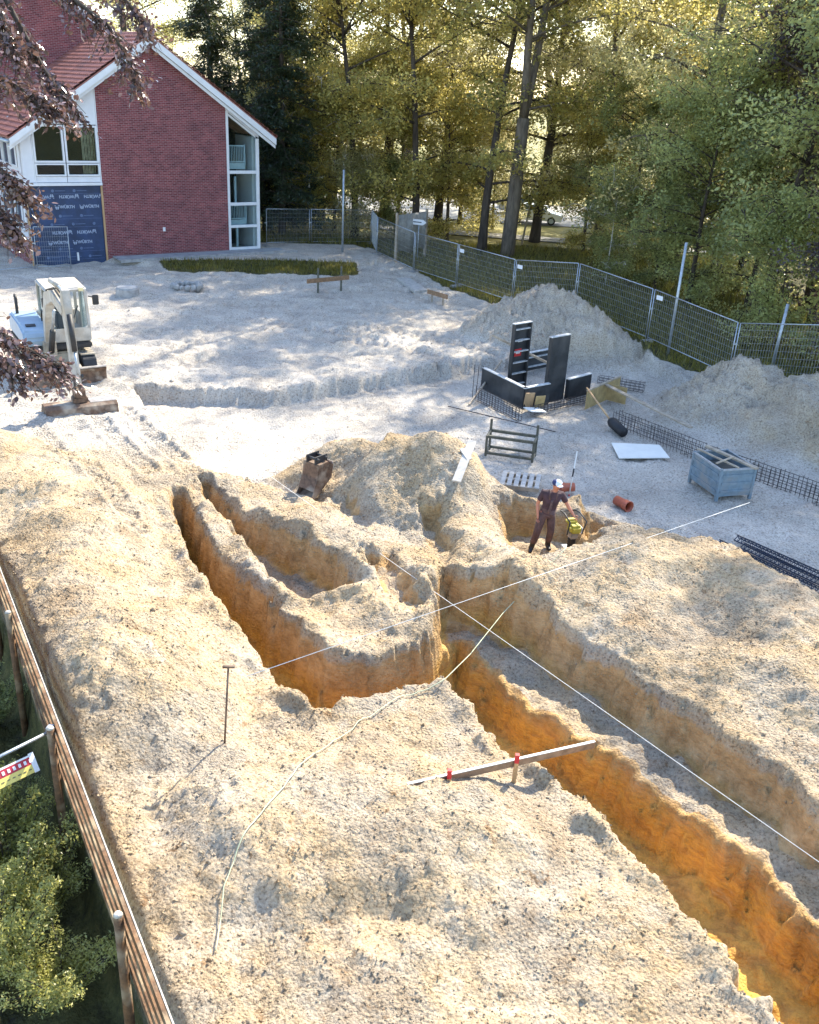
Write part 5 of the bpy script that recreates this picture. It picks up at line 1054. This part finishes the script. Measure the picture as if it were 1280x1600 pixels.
def shrub(seed, H_, n, leaf, count):
    random.seed(seed); tk = MB(); cs = []; rs = []
    for k in range(n):
        a = random.uniform(0, 6.28); lb = curve((0, 0, 0), (math.cos(a)*0.6, math.sin(a)*0.6, 1), H_*random.uniform(0.5, 1), 6, 0.12); tk.tube(lb, [0.02*(1-0.12*j) for j in range(7)], 4)
        for j in range(2, 7): cs.append(lb[j]); rs.append(random.uniform(0.10, 0.22))
    V, F, rn_ = leaf_cloud(np.array([c[:] for c in cs]), np.array(rs), count, leaf, 1.0, 0.4, 0); return tk.mesh('stems', True), np_mesh('foliage', V, F, False, {'rnd': ('FACE', rn_)})
SH = [shrub(31, 1.6, 34, 0.055, 70), shrub(32, 1.3, 30, 0.05, 65)]
for k, (px, py, s, lab, mt) in enumerate(((20, 1400, 1.0, 'yellow green shrub in the bottom left corner below the banner', 'leaf_s'), (75, 1420, 0.85, 'yellow green shrub beside the lower wooden post', 'leaf_s'), (-30, 1330, 1.0, 'yellow green shrub cut off by the left edge', 'leaf_s'), (45, 1290, 0.6, 'small greyish shrub between banner and fence post', 'leaf_g'), (-10, 1130, 0.7, 'dark shrub at the left edge above the metal tube', 'leaf_g'), (100, 1560, 0.9, 'shrub at the bottom edge left of the rail fence', 'leaf_s'), (0, 1530, 1.0, 'shrub filling the lowest left corner', 'leaf_s'))):
    p = at(px, py, -1.3); t = thing('shrub', lab, 'shrub', p, k*1.3, 'shrubs beyond the rail fence'); t.scale = (s, s, s)
    for nm, me, m in (('stems', SH[k % 2][0], M['bark']), ('foliage', SH[k % 2][1], M[mt])):
        o = bpy.data.objects.new(nm, me); COL.objects.link(o); o.parent = t
        if not me.materials: me.materials.append(m)
        o.material_slots[0].link = 'OBJECT'; o.material_slots[0].material = m

# ------------------------------------------------------------------ copper beech reaching in from the left
def copper():
    random.seed(5); tx, ty = -15.5, 19.5; t = thing('copper_beech', 'copper beech whose dark red boughs hang in from the left edge', 'tree', (tx, ty, -1.2), 0); o0 = Vector((tx, ty, -1.2))
    tk = MB(); st = curve((0, 0, -0.3), (0.02, 0, 1), 17, 12, 0.03); tk.tube(st, [0.45*(1-0.06*i) for i in range(13)], 12)
    P, T = [], []
    boughs = [([(-60, -130, 17), (20, 20, 16), (70, 110, 15.5), (120, 175, 15)], 15, 95), ([(-40, -160, 18), (90, -20, 16.5), (170, 40, 16), (215, 120, 15.6)], 15, 105), ([(60, -160, 18), (160, -40, 17), (235, 45, 16.5)], 15, 80),
              ([(-90, 60, 16), (-20, 110, 15), (35, 140, 14.6), (85, 165, 14.4)], 14, 80), ([(-100, 170, 15), (-50, 220, 14.5), (5, 270, 14), (45, 310, 14)], 11, 75), ([(-110, 240, 15), (-50, 280, 14.5), (0, 335, 14), (25, 365, 14)], 10, 65),
              ([(-120, 430, 14.5), (-60, 490, 14), (10, 525, 13.6), (95, 575, 13.4)], 8, 115), ([(-120, 470, 14.5), (-50, 530, 14), (30, 580, 13.8)], 8, 90), ([(-80, -60, 16), (0, 20, 15.6), (30, 90, 15.2)], 14, 75)]
    for pts, zt_, den in boughs:
        W_ = [ray(*p)-o0 for p in pts]; root = st[min(int((W_[0].z)/17*12), 12)]
        full = [root, root.lerp(W_[0], 0.5)+Vector((0, 0, 0.5))]+W_
        tk.tube(full, [0.12, 0.09]+[0.05*(1-0.25*i) for i in range(len(W_))], 6)
        for k in range(int(den*0.75)):
            f = random.random()**0.8*(len(W_)-1); i = min(int(f), len(W_)-2); q = W_[i].lerp(W_[i+1], f-i); d = (W_[i+1]-W_[i]).normalized()
            d2 = (d+Vector((random.gauss(0, .6), random.gauss(0, .6), random.gauss(-0.25, .5)))).normalized(); L = random.uniform(0.15, 0.50)
            e = q+d2*L-Vector((0, 0, 0.12)); tk.tube([q, (q+e)/2+Vector((0, 0, .04)), e], [0.008, 0.006, 0.003], 4)
            for j in range(random.randint(10, 18)):
                u = random.random(); P.append(q.lerp(e, u)+Vector((random.gauss(0, .05), random.gauss(0, .05), random.gauss(0, .04)))); T.append(d2)
    n = len(P); P = np.array([p[:] for p in P]); T = np.array([t_[:] for t_ in T])+RNG.normal(size=(n, 3))*0.7; T /= np.linalg.norm(T, axis=1)[:, None]
    nr = RNG.normal(size=(n, 3))*0.55+np.array([0, 0, 1.0]); nr -= T*(nr*T).sum(1)[:, None]; nr /= np.linalg.norm(nr, axis=1)[:, None]; b = np.cross(nr, T)
    s = RNG.uniform(0.065, 0.105, n)[:, None]; prof = [(-0.5, 0, 0), (-0.18, 0.27, 0.05), (0.15, 0.26, 0.05), (0.5, 0, -0.03), (0.15, -0.26, 0.05), (-0.18, -0.27, 0.05)]
    V = np.stack([P+T*s*u+b*s*w+nr*s*h for u, w, h in prof], 1).reshape(-1, 3)
    F = np.concatenate([np.arange(n)[:, None]*6+np.array([0, 1, 2, 3]), np.arange(n)[:, None]*6+np.array([0, 3, 4, 5])])
    rn_ = RNG.random(n); me = np_mesh('crown', V, F, False, {'rnd': ('FACE', np.concatenate([rn_, rn_]))})
    tk.build('trunk', M['bark'], t, True); link('crown', me, M['leaf_c'], t)
    # rest of the crown above and left of the frame
    cs = [];
    for k in range(120):
        a = random.uniform(0, 6.28); r_ = random.uniform(1, 4.5); cs.append((math.cos(a)*r_-1.5, math.sin(a)*r_, random.uniform(8, 19)))
    V, F, r2 = leaf_cloud(np.array(cs), np.random.default_rng(3).uniform(0.6, 1.1, len(cs)), 110, 0.14); link('upper_crown', np_mesh('upper_crown', V, F, False, {'rnd': ('FACE', r2)}), M['leaf_c'], t)
copper()

# ------------------------------------------------------------------ worker and tamper
def skin(name, chains, mat, parent=None, sub=2, loc=None):
    """chains: list of lists of (xyz, radius or (rx, ry)); first vertex of each chain is a root unless it repeats an earlier point"""
    vs, es, rs, roots, ix = [], [], [], [], {}
    for ch in chains:
        prev = None
        for p, r in ch:
            key = tuple(round(c, 4) for c in p)
            if key in ix: i = ix[key]
            else:
                i = len(vs); ix[key] = i; vs.append(p); rs.append(r if hasattr(r, '__len__') else (r, r))
                if prev is None: roots.append(i)
            if prev is not None and prev != i: es.append((prev, i))
            prev = i
    me = bpy.data.meshes.new(name); me.from_pydata(vs, es, []); me.update()
    o = link(name, me, mat, parent, loc)
    md = o.modifiers.new('Skin', 'SKIN'); md.use_smooth_shade = True
    for i, v in enumerate(me.skin_vertices[0].data): v.radius = rs[i]; v.use_root = i in roots
    sd_ = o.modifiers.new('Subdivision', 'SUBSURF'); sd_.levels = sub; sd_.render_levels = sub
    dg = bpy.context.evaluated_depsgraph_get(); m2 = bpy.data.meshes.new_from_object(o.evaluated_get(dg)); o.modifiers.clear(); o.data = m2; m2.name = name
    for p in m2.polygons: p.use_smooth = True
    if not m2.materials: m2.materials.append(mat)
    return o
wp = at(838, 868, -0.58); wz_ = hz(wp.x, wp.y)
pel, chs, nk, hd_ = (0.13, 0.02, 0.93), (0.20, 0.0, 1.32), (0.245, -0.02, 1.50), (0.27, -0.05, 1.64)
shR, elR, wrR = (0.0, 0.0, 1.43), (-0.10, 0.05, 1.15), (-0.08, -0.06, 0.90); shL, elL, wrL = (0.41, 0.0, 1.42), (0.56, -0.02, 1.17), (0.70, -0.10, 0.98)
hpR, knR, anR = (0.03, 0.0, 0.90), (-0.06, -0.10, 0.50), (-0.14, -0.04, 0.09); hpL, knL, anL = (0.23, 0.02, 0.90), (0.26, -0.02, 0.50), (0.24, 0.14, 0.09)
mid = lambda a, b, t=0.5: tuple(a[i]+(b[i]-a[i])*t for i in range(3))
def fingers(w, d, palm):
    """five finger chains from the palm; d = hand direction"""
    d = Vector(d).normalized(); side = d.cross(Vector((0, 1, 0.2))).normalized(); nrm = side.cross(d); w = Vector(w); out = []
    for k, L in enumerate((0.075, 0.088, 0.082, 0.066)):
        b = w+d*0.085+side*(0.033-0.022*k); out.append([(tuple(b), 0.0095), (tuple(b+d*L*0.5+nrm*palm*0.012), 0.0088), (tuple(b+d*L*0.85+nrm*palm*0.04), 0.0075)])
    b = w+d*0.03+side*0.035; out.append([(tuple(b), 0.011), (tuple(b+d*0.035+side*0.03), 0.0105), (tuple(b+d*0.07+side*0.035+nrm*palm*0.02), 0.008)]); return out
dR = Vector(wrR)-Vector(elR)+Vector((0, -0.02, -0.1)); dL = Vector(wrL)-Vector(elL); hR = tuple(Vector(wrR)+dR.normalized()*0.085); hL = tuple(Vector(wrL)+dL.normalized()*0.085)
body = [[(pel, 0.10), (mid(pel, chs), 0.10), (chs, 0.12), (nk, 0.062), (mid(nk, hd_, 0.55), (0.065, 0.07)), (hd_, (0.09, 0.106)), ((0.275, -0.055, 1.72), (0.076, 0.09))],
        [(chs, 0), (shR, 0.068), (mid(shR, elR), 0.052), (elR, 0.045), (mid(elR, wrR, 0.4), 0.043), (wrR, 0.030), (mid(wrR, hR), (0.040, 0.022)), (hR, (0.042, 0.018))],
        [(chs, 0), (shL, 0.068), (mid(shL, elL), 0.052), (elL, 0.045), (mid(elL, wrL, 0.4), 0.043), (wrL, 0.030), (mid(wrL, hL), (0.040, 0.022)), (hL, (0.042, 0.018))],
        [(pel, 0), (hpR, 0.095), (mid(hpR, knR), 0.078), (knR, 0.058), (mid(knR, anR, 0.4), 0.056), (anR, 0.040)], [(pel, 0), (hpL, 0.095), (mid(hpL, knL), 0.078), (knL, 0.058), (mid(knL, anL, 0.4), 0.056), (anL, 0.040)]]
pers = skin('person', body+fingers(wrR, dR, -1)+fingers(wrL, dL, 1), M['skin'], None, 2, (wp.x, wp.y, wz_)); tag(pers, 'worker in dark bib overalls and white cap standing in the sand, hand on a tamper', 'person')
# face: nose, eyes, brows, mouth, ears (turned slightly to the picture's right)
hc = Vector((0.272, -0.055, 1.655)); fz = Vector((0.28, -0.94, -0.10)).normalized(); fx = Vector((fz.y, -fz.x, 0)).normalized()*-1; fu = fx.cross(fz); fu = fu if fu.z > 0 else -fu
def onface(a, b, c): return hc+fx*a+fu*b+fz*c
def blob(name, c, r, mat, sc_=(1, 1, 1)):
    bm = bmesh.new(); bmesh.ops.create_uvsphere(bm, u_segments=10, v_segments=7, radius=r); me = bpy.data.meshes.new(name)
    for v in bm.verts: q = v.co.copy(); v.co = fx*q.x*sc_[0]+fz*q.y*sc_[1]+fu*q.z*sc_[2]+c
    for f in bm.faces: f.smooth = True
    bm.to_mesh(me); bm.free(); return link(name, me, mat, pers)
blob('nose', onface(0, -0.012, 0.098), 0.017, M['skin'], (0.8, 1.2, 1.5)); blob('mouth', onface(0, -0.055, 0.087), 0.02, M['redpaint'] if False else M['pipe'], (1.2, 0.3, 0.25))
for s in (-1, 1): blob('eye', onface(s*0.033, 0.018, 0.082), 0.011, M['exc_dark'], (1.2, 0.7, 0.7)); blob('ear', onface(s*0.088, -0.005, -0.005), 0.028, M['skin'], (0.4, 0.7, 1.1))
blob('hair', onface(0, 0.02, -0.035), 0.093, M['exc_grey'], (0.95, 0.85, 0.85))
cp = blob('cap', onface(0, 0.058, 0.0), 0.102, M['cap'], (0.98, 1.08, 0.72)); blob('cap_side', onface(-0.035, 0.055, -0.02), 0.094, M['navy'], (0.9, 1.05, 0.78))
blob('cap_peak', onface(0, 0.045, 0.125), 0.075, M['cap'], (1.0, 0.85, 0.14))
shirt = [[(mid(pel, chs, -0.25), 0.165), (mid(pel, chs, 0.05), 0.17), (mid(pel, chs, 0.35), 0.175), (mid(pel, chs, 0.7), 0.18), (chs, 0.182), (mid(chs, nk, 0.75), (0.10, 0.09))], [(chs, 0), (shR, 0.085), (mid(shR, elR, 0.55), 0.072), (mid(shR, elR, 0.72), 0.074)], [(chs, 0), (shL, 0.085), (mid(shL, elL, 0.55), 0.072), (mid(shL, elL, 0.72), 0.074)]]
skin('shirt', shirt, M['shirt'], pers)
trou = [[(mid(pel, chs, 0.5), 0.182), (mid(pel, chs, 0.3), 0.182), (mid(pel, chs, 0.1), 0.18), (pel, 0.175)], [(pel, 0), (hpR, 0.118), (mid(hpR, knR), 0.102), (knR, 0.085), (mid(knR, anR, 0.6), 0.082), (mid(knR, anR, 0.72), 0.085)], [(pel, 0), (hpL, 0.118), (mid(hpL, knL), 0.102), (knL, 0.085), (mid(knL, anL, 0.6), 0.082), (mid(knL, anL, 0.72), 0.085)]]
skin('overalls', trou, M['bib'], pers)
skin('bib', [[((0.15, -0.125, 1.02), (0.13, 0.03)), ((0.18, -0.138, 1.18), (0.12, 0.03)), ((0.20, -0.132, 1.34), (0.10, 0.03))]], M['bib'], pers)
for s in (-1, 1): tube('strap', [Vector((0.20+s*0.07, -0.14, 1.34)), Vector((0.205+s*0.085, -0.12, 1.45)), Vector((0.21+s*0.08, -0.02, 1.525)), Vector((0.20+s*0.07, 0.09, 1.45))], 0.017, M['bib'], pers, 6)
for an, kn, dx in ((anR, knR, -0.03), (anL, knL, 0.03)):
    skin('boot', [[(mid(kn, an, 0.62), 0.070), (mid(kn, an, 0.85), 0.064), (an, 0.062), ((an[0]+dx, an[1]-0.09, 0.045), (0.05, 0.045)), ((an[0]+dx*1.5, an[1]-0.18, 0.035), (0.045, 0.035))], [(an, 0), ((an[0], an[1]+0.05, 0.045), 0.045)]], M['boot'], pers)
# tamper: foot, bellows, yellow engine, handle hoop
tp = at(890, 868, -0.58); tp.z = hz(tp.x, tp.y); tm_ = thing('tamper', 'yellow vibrating tamper with dark foot held by the worker', 'tamper', (tp.x, tp.y, tp.z), R(15))
MB().prism([(-0.24, 0.06), (-0.20, 0.0), (0.20, 0.0), (0.27, 0.10), (0.25, 0.12), (-0.22, 0.10)], -0.15, 0.15, lambda u, v, w: (w, -u, v)).build('foot_plate', M['steel'], tm_, bevel=0.01)
MB().tube([(0, 0, 0.1+0.035*k) for k in range(9)], [0.10 if k % 2 else 0.085 for k in range(9)], 14).build('bellows', M['black'], tm_, True)
box('gear_housing', (0, 0, 0.47), (0.22, 0.26, 0.2), M['exc_grey'], tm_, bevel=0.04); box('engine', (0.02, -0.03, 0.62), (0.28, 0.30, 0.20), M['yellow'], tm_, bevel=0.05); box('tank', (-0.02, 0.10, 0.75), (0.26, 0.16, 0.12), M['yellow'], tm_, bevel=0.04); box('engine_cover', (0.15, -0.05, 0.60), (0.05, 0.2, 0.16), M['plate'], tm_, bevel=0.02)
tube('handle_hoop', [(-0.18, -0.1, 0.5), (-0.2, -0.22, 0.86), (-0.19, 0.15, 0.92), (-0.18, 0.38, 0.88), (0.18, 0.38, 0.88), (0.19, 0.15, 0.92), (0.2, -0.22, 0.86), (0.18, -0.1, 0.5)], 0.018, M['exc_dark'], tm_, 8)
